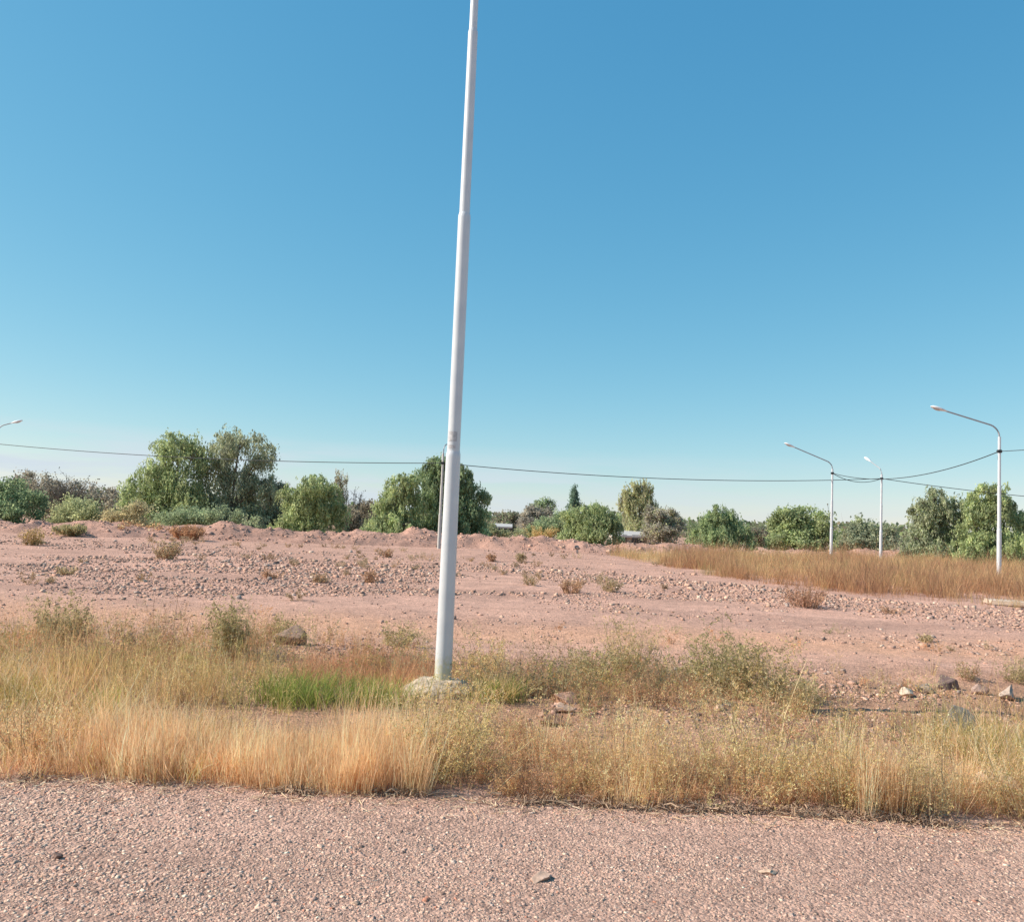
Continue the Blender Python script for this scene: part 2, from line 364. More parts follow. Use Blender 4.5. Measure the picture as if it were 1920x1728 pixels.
# ================================================================== STONES
CUBE_V = np.array([[-1, -1, -1], [1, -1, -1], [1, 1, -1], [-1, 1, -1], [-1, -1, 1], [1, -1, 1], [1, 1, 1], [-1, 1, 1]]) * 0.62
CUBE_Q = np.array([[0, 3, 2, 1], [4, 5, 6, 7], [0, 1, 5, 4], [1, 2, 6, 5], [2, 3, 7, 6], [3, 0, 4, 7]])
def _ico():
    bm = bmesh.new(); bmesh.ops.create_icosphere(bm, subdivisions=1, radius=1.0)
    v = np.array([x.co[:] for x in bm.verts]); f = np.array([[q.index for q in p.verts] for p in bm.faces]); bm.free(); return v, f
ICO_V, ICO_T = _ico()
def stones(name, x, y, r, cols, wts, m, flat=0.6, sink=0.3, ico=False, z=None):
    n = len(x); BV = ICO_V if ico else CUBE_V; BF = ICO_T if ico else CUBE_Q
    V = BV[None] * (1 + rng.uniform(-0.38, 0.38, (n, len(BV), 3)))
    V = V * np.stack([rng.uniform(0.75, 1.35, n), rng.uniform(0.7, 1.2, n), flat * rng.uniform(0.6, 1.2, n)], 1)[:, None, :] * r[:, None, None]
    a = rng.uniform(0, 2 * np.pi, n)[:, None]; b = rng.normal(0, 0.35, n)[:, None]
    y1 = V[..., 1] * np.cos(b) - V[..., 2] * np.sin(b); z1 = V[..., 1] * np.sin(b) + V[..., 2] * np.cos(b)
    x2 = V[..., 0] * np.cos(a) - y1 * np.sin(a); y2 = V[..., 0] * np.sin(a) + y1 * np.cos(a)
    zz = (height(x, y) if z is None else z) + r * flat * (1 - 2 * sink) * 0.6
    P = np.stack([x2 + x[:, None], y2 + y[:, None], z1 + zz[:, None]], -1)
    F = BF[None] + (np.arange(n) * len(BV))[:, None, None]
    C = np.repeat((np.array([1.42, 1.32, 1.26]) * pick(cols, n, 0.13, wts)).clip(0, 0.9), len(BV), 0)
    return mesh_np(name, P, F if not ico else None, F if ico else None, C, m)
GC = [(0.40, 0.275, 0.215), (0.36, 0.245, 0.20), (0.45, 0.32, 0.245), (0.58, 0.46, 0.36), (0.20, 0.135, 0.11), (0.40, 0.19, 0.13), (0.34, 0.265, 0.225)]
GW = [6, 5, 5, 1.2, 1.3, 0.6, 2]
def scatter(n, x0, x1, y0, y1): return rng.uniform(x0, x1, n), rng.uniform(y0, y1, n)
# road gravel: dense where it is near, thinner off to the sides
x, y = scatter(150000, -4.0, 4.0, 2.9, 5.15)
x2, y2 = scatter(26000, -9, 9, 1.4, 5.1); x = np.concatenate([x, x2]); y = np.concatenate([y, y2])
k = (y < edge(x) + 0.10 * np.abs(rng.normal(size=len(x)))) & (rng.uniform(0, 1, len(x)) < 0.30 + 0.9 * sstep(0.32, 0.6, fbm(x * 0.7 + 3, y * 2.2, 35, 4))); x, y = x[k], y[k]
r = np.exp(rng.normal(math.log(0.0041), 0.42, len(x))) * (1 + 0.30 * sstep(1, -2, x)) * (0.8 + 0.5 * fbm(x * 1.3, y * 2.0, 33, 3)); r = np.where(rng.uniform(0, 1, len(x)) < 0.004, r * 2.4, r); r = np.clip(r, 0.0022, 0.020)
tag(stones('gravel', x, y, r, GC, GW, M_STONE, 0.55, 0.72), 'loose pink and grey gravel of the road in front', 'gravel', kind='stuff')
# rubble of the plot, in bands
def field_rubble():
    n = 190000; yy = 6.2 * (44 / 6.2) ** rng.uniform(0, 1, n); xx = rng.uniform(-0.85, 0.85, n) * yy
    d = fbm(xx * 0.30, yy * 0.45, 61, 4)
    band = 0.95 * sstep(14.2, 16.5, yy + 1.6 * (fbm(xx * 0.25, yy * 0, 63, 2) - 0.5)) * (1 - sstep(26, 33, yy + 0.25 * xx)) + 0.10
    band += 0.6 * np.exp(-((yy - 9.6) / 0.5) ** 2) + 0.35 * (xx > 2.5) * np.exp(-((yy - 12.6) / 0.9) ** 2)
    band += 2.2 * (xx > 2.6) * np.exp(-((yy - 8.75 - 0.05 * xx) / 0.25) ** 2) + 0.35 * np.exp(-((yy - 7.4) / 0.8) ** 2)
    inside = (xx < np.interp(yy, [18, 20.5, 22, 25, 31, 43], [30, 10.5, 8.8, 7.2, 6.0, 4.6])) & (yy < ridge_front(xx) + 0.5)
    kk = (rng.uniform(0, 1, n) < band * sstep(0.34, 0.62, d)) & inside
    xx, yy = xx[kk], yy[kk]
    rr = np.exp(rng.normal(math.log(0.0165), 0.50, len(xx))).clip(0.006, 0.075) * np.clip(yy / 16, 0.65, 1.5)
    return xx, yy, rr
x, y, r = field_rubble()
FC = [(0.37, 0.235, 0.18), (0.31, 0.205, 0.165), (0.42, 0.29, 0.22), (0.50, 0.39, 0.31), (0.20, 0.135, 0.11), (0.29, 0.235, 0.205)]
tag(stones('field_rubble', x, y, r, FC, [6, 5, 3, 0.8, 2.0, 1.6], M_STONE, 0.68, 0.38), 'scattered stones and clods lying in bands across the bare plot', 'rubble', kind='stuff')
x = rng.uniform(-45, 45, 5200); v = rng.uniform(0.02, 0.75, len(x)); y = np.interp(x, RX, RY) + v * 5.5
iz = np.clip(((x - rx[0]) / 0.11).astype(int), 0, len(rx) - 1); iv = np.clip((v * 43).astype(int), 0, 43)
x = RXg[0, iz]; y = RYg[iv, iz]; z = RZg[iv, iz]; r = np.exp(rng.normal(math.log(0.036), 0.55, len(x))).clip(0.015, 0.2)
tag(stones('ridge_rubble', x, y, r, FC[:5], [6, 5, 2, 0.1, 2], M_STONE, 0.8, 0.45, z=z), 'clods and stones on the heaped soil ridge', 'rubble', kind='stuff')

# ================================================================== VERGE GRASS AND WEEDS
STRAW = [(0.62, 0.46, 0.25), (0.56, 0.39, 0.19), (0.68, 0.54, 0.33), (0.47, 0.31, 0.15)]
OLIVE = [(0.36, 0.30, 0.10), (0.42, 0.34, 0.13), (0.28, 0.25, 0.085), (0.50, 0.38, 0.17)]
RUST = [(0.47, 0.27, 0.16), (0.40, 0.23, 0.135), (0.52, 0.33, 0.20), (0.33, 0.20, 0.125)]
GREEN = [(0.19, 0.21, 0.09), (0.22, 0.25, 0.11), (0.25, 0.27, 0.12), (0.15, 0.17, 0.08)]
GREY = [(0.30, 0.27, 0.17), (0.24, 0.23, 0.14), (0.36, 0.30, 0.20)]
def patch(n, cx, cy, sx_, sy_):
    return rng.normal(cx, sx_, n), rng.normal(cy, sy_, n)
def keep(x, y, lo=0.02): 
    k = y > edge(x) + lo + 0.10 * np.abs(rng.normal(size=len(x))); return x[k], y[k]


def tufts(rb, x, y, per, rad, h, w, cols, lean=0.25, curl=0.4, k=4, jit=0.10, hv=0.3):
    """bunches of blades, each bunch with a tone, a height and a lean of its own"""
    n = len(x)
    if n == 0: return
    ci = np.repeat(np.arange(n), rng.integers(max(2, per // 2), int(per * 1.5) + 1, n)); m = len(ci)
    tone = pick(cols, n, 0.12); hh = h * np.exp(rng.normal(0, hv, n)) * (0.50 + 1.0 * fbm(x * 1.5, y * 1.5, 141, 3)); R_ = rad * rng.uniform(0.5, 1.4, n)
    ta = rng.uniform(0, 2 * np.pi, n); tl = np.abs(rng.normal(0, lean * 0.6, n))
    ox, oy = rng.normal(0, 1, m) * R_[ci], rng.normal(0, 1, m) * R_[ci]
    X0, Y0 = x[ci] + ox, y[ci] + oy; kk = Y0 > edge(X0) - 0.03; ci, X0, Y0, ox, oy = ci[kk], X0[kk], Y0[kk], ox[kk], oy[kk]; m = len(ci)
    H = hh[ci] * rng.uniform(0.4, 1.1, m); t = np.linspace(0, 1, k)[None]
    dx = np.cos(ta)[ci] * tl[ci] + ox / (R_[ci] + 1e-6) * lean * 0.6 + rng.normal(0, lean * 0.5, m); dy = np.sin(ta)[ci] * tl[ci] + oy / (R_[ci] + 1e-6) * lean * 0.6 + rng.normal(0, lean * 0.5, m)
    ca = rng.uniform(0, 2 * np.pi, m); cu = curl * rng.uniform(0, 1, m) ** 2
    px_ = X0[:, None] + H[:, None] * (dx[:, None] * t + (np.cos(ca) * cu)[:, None] * t ** 2.6)
    py_ = Y0[:, None] + H[:, None] * (dy[:, None] * t + (np.sin(ca) * cu)[:, None] * t ** 2.6)
    z0 = height(X0, Y0) - 0.01; pz = z0[:, None] + H[:, None] * (t - (0.45 * cu)[:, None] * t ** 3)
    c = (1.42 * WARM * tone[ci] * (1 + rng.normal(0, jit, (m, 1)))).clip(0.02, 0.92)
    rb.ribbons(np.stack([px_, py_, pz], -1), 0.5 * w * np.array([1.0] + [0.85] * (k - 2) + [0.2])[None], c)
def seeds(x, y, lo, hi, sd_, sc=1.6, thr=(0.35, 0.6)):
    k = rng.uniform(0, 1, len(x)) < sstep(thr[0], thr[1], fbm(x * sc, y * sc, sd_, 4)); x, y = x[k], y[k]
    k = y > edge(x) + 0.03; return x[k], y[k]
def airy(sb, fb, x, y, h, w, cols, stem_cols, stems=7, twigs=5, leaves=4, ll=0.014, lw=0.005, tw=0.0011, low=None):
    """many thin branching weeds at once"""
    n = len(x)
    if n == 0: return
    z = height(x, y) - 0.01; hh = h * np.exp(rng.normal(0, 0.28, n)); tone = pick(cols, n, 0.14)
    m = n * stems; pi_ = np.repeat(np.arange(n), stems); k = 5; t = np.linspace(0, 1, k)
    a = rng.uniform(0, 2 * np.pi, m); rad = np.sqrt(rng.uniform(0, 1, m)) * w * 0.5 * (hh / h)[pi_]; H = hh[pi_] * rng.uniform(0.45, 1.0, m)
    out = rad[:, None] * (0.25 + 0.75 * t[None]); wob = np.cumsum(rng.normal(0, 0.022, (m, k, 3)), 1) * H[:, None, None]
    P = np.stack([x[pi_][:, None] + np.cos(a)[:, None] * out, y[pi_][:, None] + np.sin(a)[:, None] * out, z[pi_][:, None] + H[:, None] * t[None]], -1) + wob
    sb.ribbons(P, tw * (1.3 - t)[None] + 0.0003, (1.3 * pick(stem_cols, m)).clip(0, 0.9))
    q = m * twigs; si = np.repeat(np.arange(m), twigs); tt = rng.uniform(0.12, 1.0, q) * (k - 1); i0 = np.minimum(tt.astype(int), k - 2); fr = (tt - i0)[:, None]
    p0 = P[si, i0] * (1 - fr) + P[si, i0 + 1] * fr; d = rng.normal(size=(q, 3)) * np.array([1, 1, 0.5]) + np.array([0, 0, 0.7]); d /= np.linalg.norm(d, axis=1, keepdims=True)
    TL = (hh[pi_][si] * rng.uniform(0.07, 0.24, q))[:, None]; T = np.stack([p0, p0 + d * TL * 0.55 + rng.normal(0, 0.1, (q, 3)) * TL, p0 + d * TL], 1)
    tc_ = (1.35 * WARM * tone[pi_][si] * (1 + rng.normal(0, 0.12, (q, 1)))).clip(0.02, 0.9)
    sb.ribbons(T, tw * np.array([0.7, 0.55, 0.25])[None], tc_)
    L = q * leaves; ti = np.repeat(np.arange(q), leaves); u = rng.uniform(0.1, 1.05, L)[:, None]
    p = T[ti, 0] * (1 - u) + T[ti, 2] * u + rng.normal(0, ll * 0.3, (L, 3)); c = tone[pi_][si][ti] * (1 + rng.normal(0, 0.16, (L, 1)))
    if low is not None:
        rel = (p[:, 2] - z[pi_][si][ti]) / hh[pi_][si][ti]; kk = rng.uniform(0, 1, L) < 0.9 * (1 - sstep(0.15, 0.55, rel)); c[kk] = pick(low, int(kk.sum()), 0.16)
    fb.leaves(p, ll * rng.uniform(0.6, 1.4, L), lw * 0.5 * rng.uniform(0.6, 1.4, L), (1.45 * WARM * c).clip(0.02, 0.92))

STRAW = [(0.68, 0.48, 0.30), (0.64, 0.455, 0.285), (0.70, 0.54, 0.37), (0.56, 0.39, 0.235)]
# pale golden grass along the front left of the verge
rb = Rib()
x, y = seeds(*scatter(1700, -2.6, -0.42, 4.97, 5.85), 0, 0, 71, 2.2, (0.18, 0.48)); tufts(rb, x, y, 16, 0.045, 0.235, 0.0027, STRAW, 0.16, 0.35, 5)
x, y = seeds(*scatter(1100, -3.7, -1.7, 4.97, 6.2), 0, 0, 72, 1.8, (0.28, 0.58)); tufts(rb, x, y, 13, 0.05, 0.22, 0.0028, STRAW + OLIVE[1:2] + RUST[:1], 0.4, 0.7, 5)
x, y = seeds(*scatter(2600, -9, -3.5, 4.97, 7.0), 0, 0, 73); tufts(rb, x, y, 14, 0.06, 0.28, 0.0034, STRAW + OLIVE, 0.35, 0.5)
x, y = patch(70, 2.20, 5.25, 0.13, 0.18); tufts(rb, x, y, 24, 0.05, 0.40, 0.0026, STRAW, 0.12, 0.25, 5, hv=0.15)
x, y = patch(60, 2.95, 5.5, 0.28, 0.3); tufts(rb, x, y, 20, 0.05, 0.27, 0.003, STRAW, 0.5, 0.9, 5)
x, y = patch(36, 0.75, 5.35, 0.16, 0.3); tufts(rb, x, y, 18, 0.04, 0.33, 0.0026, STRAW, 0.2, 0.4, 5)
x, y = patch(30, 0.30, 5.9, 0.3, 0.25); tufts(rb, x, y, 18, 0.04, 0.26, 0.0026, STRAW, 0.25, 0.4, 5)
x, y = seeds(*scatter(1800, 3.2, 9, 4.97, 6.8), 0, 0, 74); tufts(rb, x, y, 14, 0.06, 0.28, 0.0034, STRAW + OLIVE, 0.4, 0.6)
tag(rb.build('dry_grass', M_GRASS), 'pale golden dry grass along the road edge', 'grass', kind='stuff')

# mixed brown, olive and reddish grass through the verge
rb = Rib()
def mixed(n, x0, x1, y0, y1, h, cols, sd_, per=9, rad=0.05, lean=0.3, curl=0.5, thr=(0.38, 0.62), w=0.003, sc=1.4):
    x, y = seeds(*scatter(n, x0, x1, y0, y1), 0, 0, sd_, sc, thr); tufts(rb, x, y, per, rad, h, w, cols, lean, curl)
YO = [(0.56, 0.40, 0.20), (0.50, 0.37, 0.17), (0.40, 0.32, 0.14), (0.60, 0.42, 0.23)]
mixed(520, -4.4, -1.7, 6.1, 7.6, 0.33, YO + STRAW[:1] + RUST[3:], 101, thr=(0.42, 0.62), sc=2.0)
mixed(460, -5.0, -2.2, 7.0, 9.2, 0.34, YO + RUST[:1] + [(0.28, 0.24, 0.11)], 102, thr=(0.44, 0.62), sc=2.0)
mixed(620, -5.4, -1.4, 8.0, 10.4, 0.28, RUST + YO[:1], 103)
mixed(500, -2.1, -0.6, 7.8, 9.2, 0.20, RUST, 104, 12, 0.06, thr=(0.3, 0.5))
mixed(450, -1.6, 1.2, 6.2, 9.2, 0.18, YO + GREY + RUST[:1], 105)
mixed(210, 0.3, 3.2, 5.0, 6.0, 0.22, YO + RUST[:2], 106, 7)
mixed(260, 0.8, 4.6, 6.6, 9.2, 0.16, RUST + GREY + YO[:1], 107, 7, thr=(0.45, 0.65))
mixed(500, 3.2, 9, 6.0, 10, 0.26, YO + RUST + GREY, 108)
mixed(700, -9.5, -4.6, 6.0, 10.2, 0.30, YO + RUST + GREY, 109)
mixed(420, -7, 7, 10.0, 12.5, 0.09, GREY + RUST, 110, 8, 0.06, 0.5, 0.5, (0.5, 0.66))
tag(rb.build('verge_grass', M_GRASS), 'brown, olive and reddish wild grass through the verge', 'grass', kind='stuff')

# airy weeds filling the verge between the bushes
sb, fb = Rib(), Rib()
GOLD = [(0.66, 0.47, 0.25), (0.60, 0.44, 0.21), (0.48, 0.38, 0.17), (0.68, 0.49, 0.29), (0.64, 0.41, 0.25)]
def weeds(n, x0, x1, y0, y1, h, w, cols, sd_, thr=(0.36, 0.58), sc=1.3, **kw):
    x, y = seeds(*scatter(n, x0, x1, y0, y1), 0, 0, sd_, sc, thr); airy(sb, fb, x, y, h, w, cols, STMW, **kw)
SAGE_W = [(0.25, 0.25, 0.13), (0.30, 0.28, 0.15)]
STMW = [(0.42, 0.32, 0.16), (0.36, 0.26, 0.14), (0.50, 0.38, 0.22)]
weeds(140, 0.35, 2.95, 5.02, 5.8, 0.27, 0.34, GOLD, 201, (0.25, 0.52), 1.1, low=RUST)
weeds(110, 0.0, 3.1, 4.99, 5.35, 0.17, 0.25, RUST + GOLD[:1], 202, (0.2, 0.4))
weeds(130, -0.45, 0.6, 5.1, 6.6, 0.22, 0.24, RUST + GOLD[:2], 203, (0.3, 0.5))
OLV = [(0.32, 0.29, 0.11), (0.27, 0.25, 0.10), (0.30, 0.20, 0.12)]
weeds(240, -4.4, -1.8, 5.9, 8.4, 0.36, 0.26, GOLD[:3] + OLV, 204, (0.34, 0.52), 1.8)
weeds(60, -4.2, -1.5, 5.4, 7.6, 0.55, 0.16, GOLD[:2] + OLV[:1], 214, (0.36, 0.56), stems=3, twigs=5, leaves=4)
weeds(40, 0.2, 4.2, 5.2, 7.0, 0.52, 0.18, GOLD[:2] + OLV[:1], 215, (0.36, 0.56), stems=3, twigs=5, leaves=4)
weeds(260, -5.4, -0.9, 7.8, 10.2, 0.30, 0.34, RUST + GREY + OLV, 205, (0.32, 0.52), ll=0.02, lw=0.008, tw=0.0014)
weeds(170, -1.6, 1.9, 7.4, 9.6, 0.26, 0.36, GREY + RUST + GOLD[2:3], 206, (0.36, 0.56), ll=0.02, lw=0.008, tw=0.0014)
weeds(150, -0.3, 3.2, 6.9, 9.4, 0.24, 0.36, RUST[:3] + GOLD[:2] + OLV, 216, (0.34, 0.54), 1.5, ll=0.017, lw=0.007)
weeds(60, -0.5, 1.9, 8.0, 9.6, 0.24, 0.36, SAGE_W + OLV, 217, (0.34, 0.54), 1.5, ll=0.022, lw=0.010)
weeds(70, 0.6, 3.0, 6.4, 8.8, 0.22, 0.34, RUST + GOLD, 207, (0.36, 0.56), ll=0.017, lw=0.007)
weeds(70, 2.6, 5.6, 6.4, 9.6, 0.20, 0.30, GREY + RUST + GOLD[:2], 208, (0.42, 0.62), ll=0.018, lw=0.007)
weeds(80, 3.2, 8, 5.0, 6.6, 0.26, 0.3, GOLD + RUST[:1], 209); weeds(170, -9, -4.2, 5.0, 9, 0.32, 0.3, GOLD + RUST[:1], 210)
weeds(130, -9, 9, 10.2, 14, 0.16, 0.34, GREY + RUST, 211, (0.5, 0.66), ll=0.022, lw=0.009, tw=0.0015)
weeds(260, -20, 9, 15, 40, 0.22, 0.5, [(0.30, 0.22, 0.15), (0.26, 0.20, 0.14), (0.33, 0.27, 0.19)], 212, (0.5, 0.64), 0.35, ll=0.05, lw=0.022, tw=0.004)
sb.V += []; n0 = sb.n
for q_ in fb.Q: sb.Q.append(q_ + n0)
sb.V += fb.V; sb.C += fb.C; sb.n += fb.n
tag(sb.build('wild_weeds', M_GRASS), 'thin airy weeds growing all through the verge and thinly over the plot', 'weeds', kind='stuff')

# dead litter along the road edge, weeds' shade painted into its dark tone
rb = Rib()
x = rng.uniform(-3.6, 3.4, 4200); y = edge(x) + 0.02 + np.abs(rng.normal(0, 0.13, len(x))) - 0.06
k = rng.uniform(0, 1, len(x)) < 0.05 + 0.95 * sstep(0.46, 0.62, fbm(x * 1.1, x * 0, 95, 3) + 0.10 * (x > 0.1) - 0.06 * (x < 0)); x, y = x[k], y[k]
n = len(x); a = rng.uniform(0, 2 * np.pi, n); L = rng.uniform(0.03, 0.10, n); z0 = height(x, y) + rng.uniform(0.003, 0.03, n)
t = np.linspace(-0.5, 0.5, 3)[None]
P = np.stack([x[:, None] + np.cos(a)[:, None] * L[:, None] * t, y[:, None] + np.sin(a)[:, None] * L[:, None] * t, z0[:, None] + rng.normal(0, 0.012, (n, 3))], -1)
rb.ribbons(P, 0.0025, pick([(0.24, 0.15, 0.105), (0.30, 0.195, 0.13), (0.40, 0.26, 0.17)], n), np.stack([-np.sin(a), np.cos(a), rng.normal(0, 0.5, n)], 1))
tag(rb.build('litter_and_shade', M_TWIG), 'dead plant litter along the foot of the weeds, with their shade in its dark colour', 'litter', kind='stuff')

# pale broken straws strewn over the edge of the gravel
rb = Rib(); n = 2600; x = rng.uniform(-5, 5, n); y = edge(x) - np.abs(rng.normal(0, 0.14, n)) + 0.05; a = rng.uniform(0, 2 * np.pi, n); L = rng.uniform(0.02, 0.10, n); z0 = height(x, y) + 0.008
P = np.stack([x[:, None] + np.cos(a)[:, None] * L[:, None] * t, y[:, None] + np.sin(a)[:, None] * L[:, None] * t, z0[:, None] + rng.normal(0.004, 0.005, (n, 3))], -1)
rb.ribbons(P, 0.0017, pick(STRAW + RUST, n), np.stack([-np.sin(a), np.cos(a), rng.normal(0, 0.5, n)], 1))
tag(rb.build('straw_litter', M_TWIG), 'pale broken straws strewn over the edge of the gravel road', 'litter', kind='stuff')

# tall dry grass strip on the right of the plot
rb = Rib()
fx = [4.6, 5.1, 6.3, 7.5, 8.9, 10.8, 12.3, 30]; fy = [45, 43, 31, 25, 22, 20.6, 20.4, 20.2]
n = 26000; yy = 20 * (56 / 20.) ** rng.uniform(0, 1, n); xx = rng.uniform(4.5, 30, n)
k = (yy > np.interp(xx, fx, fy) + 0.9 * (fbm(xx * 0.9, yy * 0.4, 96, 3) - 0.5) + 0.2 * rng.normal(size=n)) & (yy < ridge_front(xx) + 0.8) & (xx < yy * 0.78 + 3)
k &= rng.uniform(0, 1, n) < (0.10 + 0.90 * sstep(0.38, 0.58, fbm(xx * 0.6, yy * 0.5, 97, 3))) * (0.15 + 0.85 * sstep(-0.3, 2.2, yy - np.interp(xx, fx, fy)))
x, y = xx[k], yy[k]; tone = fbm(x * 0.42, y * 0.30, 99, 4) + 0.05 * rng.normal(size=len(x))
TG = [(0.37, 0.23, 0.135), (0.40, 0.265, 0.15), (0.31, 0.185, 0.12)]; TO = [(0.38, 0.305, 0.15), (0.43, 0.33, 0.17), (0.30, 0.26, 0.125)]; TP = [(0.54, 0.40, 0.23), (0.46, 0.34, 0.18)]
for msk, cs, h_ in ((tone < 0.46, TG, 0.62), ((tone >= 0.46) & (tone < 0.555), TO, 0.46), (tone >= 0.555, TP, 0.42)):
    tufts(rb, x[msk], y[msk], 9, 0.13, h_, 0.0095, cs, 0.28, 0.45, 4, 0.14, 0.32)
tag(rb.build('tall_dry_grass', M_GRASS), 'tall ochre dry grass strip at the right of the plot', 'grass', kind='stuff')

# ================================================================== SHRUBS AND WEEDS (each a thing)
def shrub(name, label, cat, base, w, h, cols, stem_cols, stems=26, twigs=7, leaves=14, lw=0.010, ll=0.03, spread=0.8, curl=0.3, group=None, up=1.0, tw=0.0016, ragged=0.0):
    base = np.array(base, float); base[2] = float(height(base[0], base[1])) if base[2] < 0.02 else base[2]
    root = empty(name, base, label, cat, group)
    n = stems; a = rng.uniform(0, 2 * np.pi, n); rad = np.sqrt(rng.uniform(0, 1, n)) * spread; k = 6; t = np.linspace(0, 1, k)
    H = h * rng.uniform(0.6 - 0.4 * ragged, 1.0 + 0.25 * ragged, n) * (1 - 0.35 * rad ** 2); w = w * (1 + 0.35 * ragged)
    out = rad[:, None] * (w * 0.5) * (t[None] ** (0.8 + curl)); 
    wob = np.cumsum(rng.normal(0, 0.035 * h, (n, k, 3)), 1) * t[None, :, None]
    out = out + (rad * w * 0.22)[:, None] * (1 - t[None]); lob = 1 + 0.35 * np.sin(a * 2 + rng.uniform(0, 6)) + 0.2 * np.sin(a * 3 + rng.uniform(0, 6))
    H = H * (0.75 + 0.3 * lob * rng.uniform(0.6, 1.2, n)); out = out * (0.75 + 0.3 * lob)[:, None]
    P = np.stack([np.cos(a)[:, None] * out, np.sin(a)[:, None] * out, H[:, None] * t[None] ** up - 0.02], -1) + wob
    sb = Rib(); wd_ = tw * (1.6 - t)[None] + 0.0004
    sb.ribbons(P, wd_, pick(stem_cols, n))
    m = n * twigs; si = np.repeat(np.arange(n), twigs); tt = rng.uniform(0.06, 1.0, m) * (k - 1)
    i0 = np.minimum(tt.astype(int), k - 2); fr = (tt - i0)[:, None]
    p0 = P[si, i0] * (1 - fr) + P[si, i0 + 1] * fr
    dirv = rng.normal(size=(m, 3)) * np.array([1, 1, 0.6]) + np.array([0, 0, 0.75]); dirv /= np.linalg.norm(dirv, axis=1, keepdims=True)
    TL = h * rng.uniform(0.08, 0.32, m)[:, None]; bend = rng.normal(0, 0.15, (m, 3)) * TL
    T = np.stack([p0, p0 + dirv * TL * 0.5 + bend, p0 + dirv * TL], 1)
    sb.ribbons(T, np.array([tw * 0.7, tw * 0.5, tw * 0.2])[None], pick(stem_cols, m))
    sb.build('stems', M_TWIG, root)
    if leaves:
        q = m * leaves; ti = np.repeat(np.arange(m), leaves); u = rng.uniform(0.1, 1.05, q)[:, None]
        p = np.where(u < 0.5, T[ti, 0] * (1 - u * 2) + T[ti, 1] * u * 2, T[ti, 1] * (2 - 2 * u) + T[ti, 2] * (2 * u - 1)) + rng.normal(0, ll * 0.35, (q, 3))
        fb = Rib(); fb.leaves(p, ll * rng.uniform(0.6, 1.3, q), lw * rng.uniform(0.6, 1.3, q) * 0.5, (1.5 * WARM * pick(cols, q, 0.18)).clip(0, 0.92))
        fb.build('foliage', M_GRASS, root)
    return root
YG = [(0.58, 0.43, 0.21), (0.48, 0.38, 0.17), (0.64, 0.47, 0.27), (0.36, 0.32, 0.14)]
SAGE = [(0.25, 0.25, 0.135), (0.31, 0.29, 0.165), (0.20, 0.205, 0.11), (0.38, 0.32, 0.19)]
BRN = [(0.34, 0.20, 0.12), (0.27, 0.16, 0.10), (0.40, 0.26, 0.16)]
STM = [(0.52, 0.40, 0.22), (0.44, 0.33, 0.19)]
def sh(px, py, wpx, hpx, label, cols, stem=STM, name='weed_shrub', cat='shrub', **kw):
    b = gnd(px, py); s = mpp(b[1])
    if py < 1160:                                          # sparse, flat scrub out on the plot
        hpx *= 0.8; kw['stems'] = int(kw.get('stems', 26) * 0.75); kw['leaves'] = max(3, int(kw.get('leaves', 14) * 0.5)); kw['twigs'] = max(4, kw.get('twigs', 7) - 2)
        cols = [tuple(0.55 * a_ + 0.45 * b_ for a_, b_ in zip(c_, (0.34, 0.24, 0.17))) for c_ in cols]
    elif py < 1340:                                        # ragged scrub with dry tips among the weeds
        kw['leaves'] = int(kw.get('leaves', 14) * 0.62); kw['ragged'] = 0.5
        cols = [tuple(0.72 * a_ + 0.28 * b_ for a_, b_ in zip(c_, (0.46, 0.34, 0.20))) for c_ in cols]
    else: kw['leaves'] = int(kw.get('leaves', 14) * 0.72); kw['stems'] = int(kw.get('stems', 26) * 0.75); kw['ragged'] = 0.3
    return shrub(name, label, cat, b, wpx * s, hpx * s, cols, stem, **kw)
# near the lamp pole and along the road edge
sh(845, 1455, 300, 165, 'big yellow-green feathery weed in front of the pale lamp pole foot', YG, stems=60, twigs=10, leaves=16, lw=0.007, ll=0.02)
sh(1000, 1490, 150, 70, 'low reddish dry weed by the road, right of the feathery weed', BRN, BRN, stems=40, twigs=8, leaves=8, lw=0.005, ll=0.016)
sh(1400, 1480, 330, 215, 'tall airy olive weed at the road edge with thin upright stalks', YG + STRAW[:1], stems=55, twigs=11, leaves=14, lw=0.006, ll=0.018, spread=0.9)
sh(1190, 1470, 210, 150, 'airy golden weed at the road edge, left of the tall olive weed', YG[:1] + STRAW[:2], stems=40, twigs=9, leaves=14, lw=0.006, ll=0.018)
sh(1590, 1515, 190, 185, 'golden-green weed at the road edge, left of the upright straw tuft', YG + STRAW[:1], stems=42, twigs=9, leaves=14, lw=0.006, ll=0.018)
sh(1745, 1530, 170, 270, 'tallest thin-stalked weed in front of the grey boulder at right', YG + STRAW[:1], stems=34, twigs=10, leaves=10, lw=0.006, ll=0.018, spread=0.9)
sh(1900, 1530, 160, 150, 'yellowish weed at the right end of the road edge', YG + STRAW[:2], stems=36, twigs=8, leaves=14, lw=0.006, ll=0.02)
sh(60, 1425, 200, 120, 'yellowed weed with brown foot at the left end of the road edge', YG[:1] + STRAW[:1] + BRN[:1], stems=40, twigs=8, leaves=14, lw=0.006, ll=0.02)
sh(800, 1372, 190, 84, 'olive weed spilling over the front of the concrete footing', YG + SAGE[:2], stems=44, twigs=8, leaves=10, lw=0.007, ll=0.02)
sh(885, 1362, 130, 92, 'yellow-green weed against the front right side of the concrete footing', YG, stems=36, twigs=8, leaves=11, lw=0.007, ll=0.02)
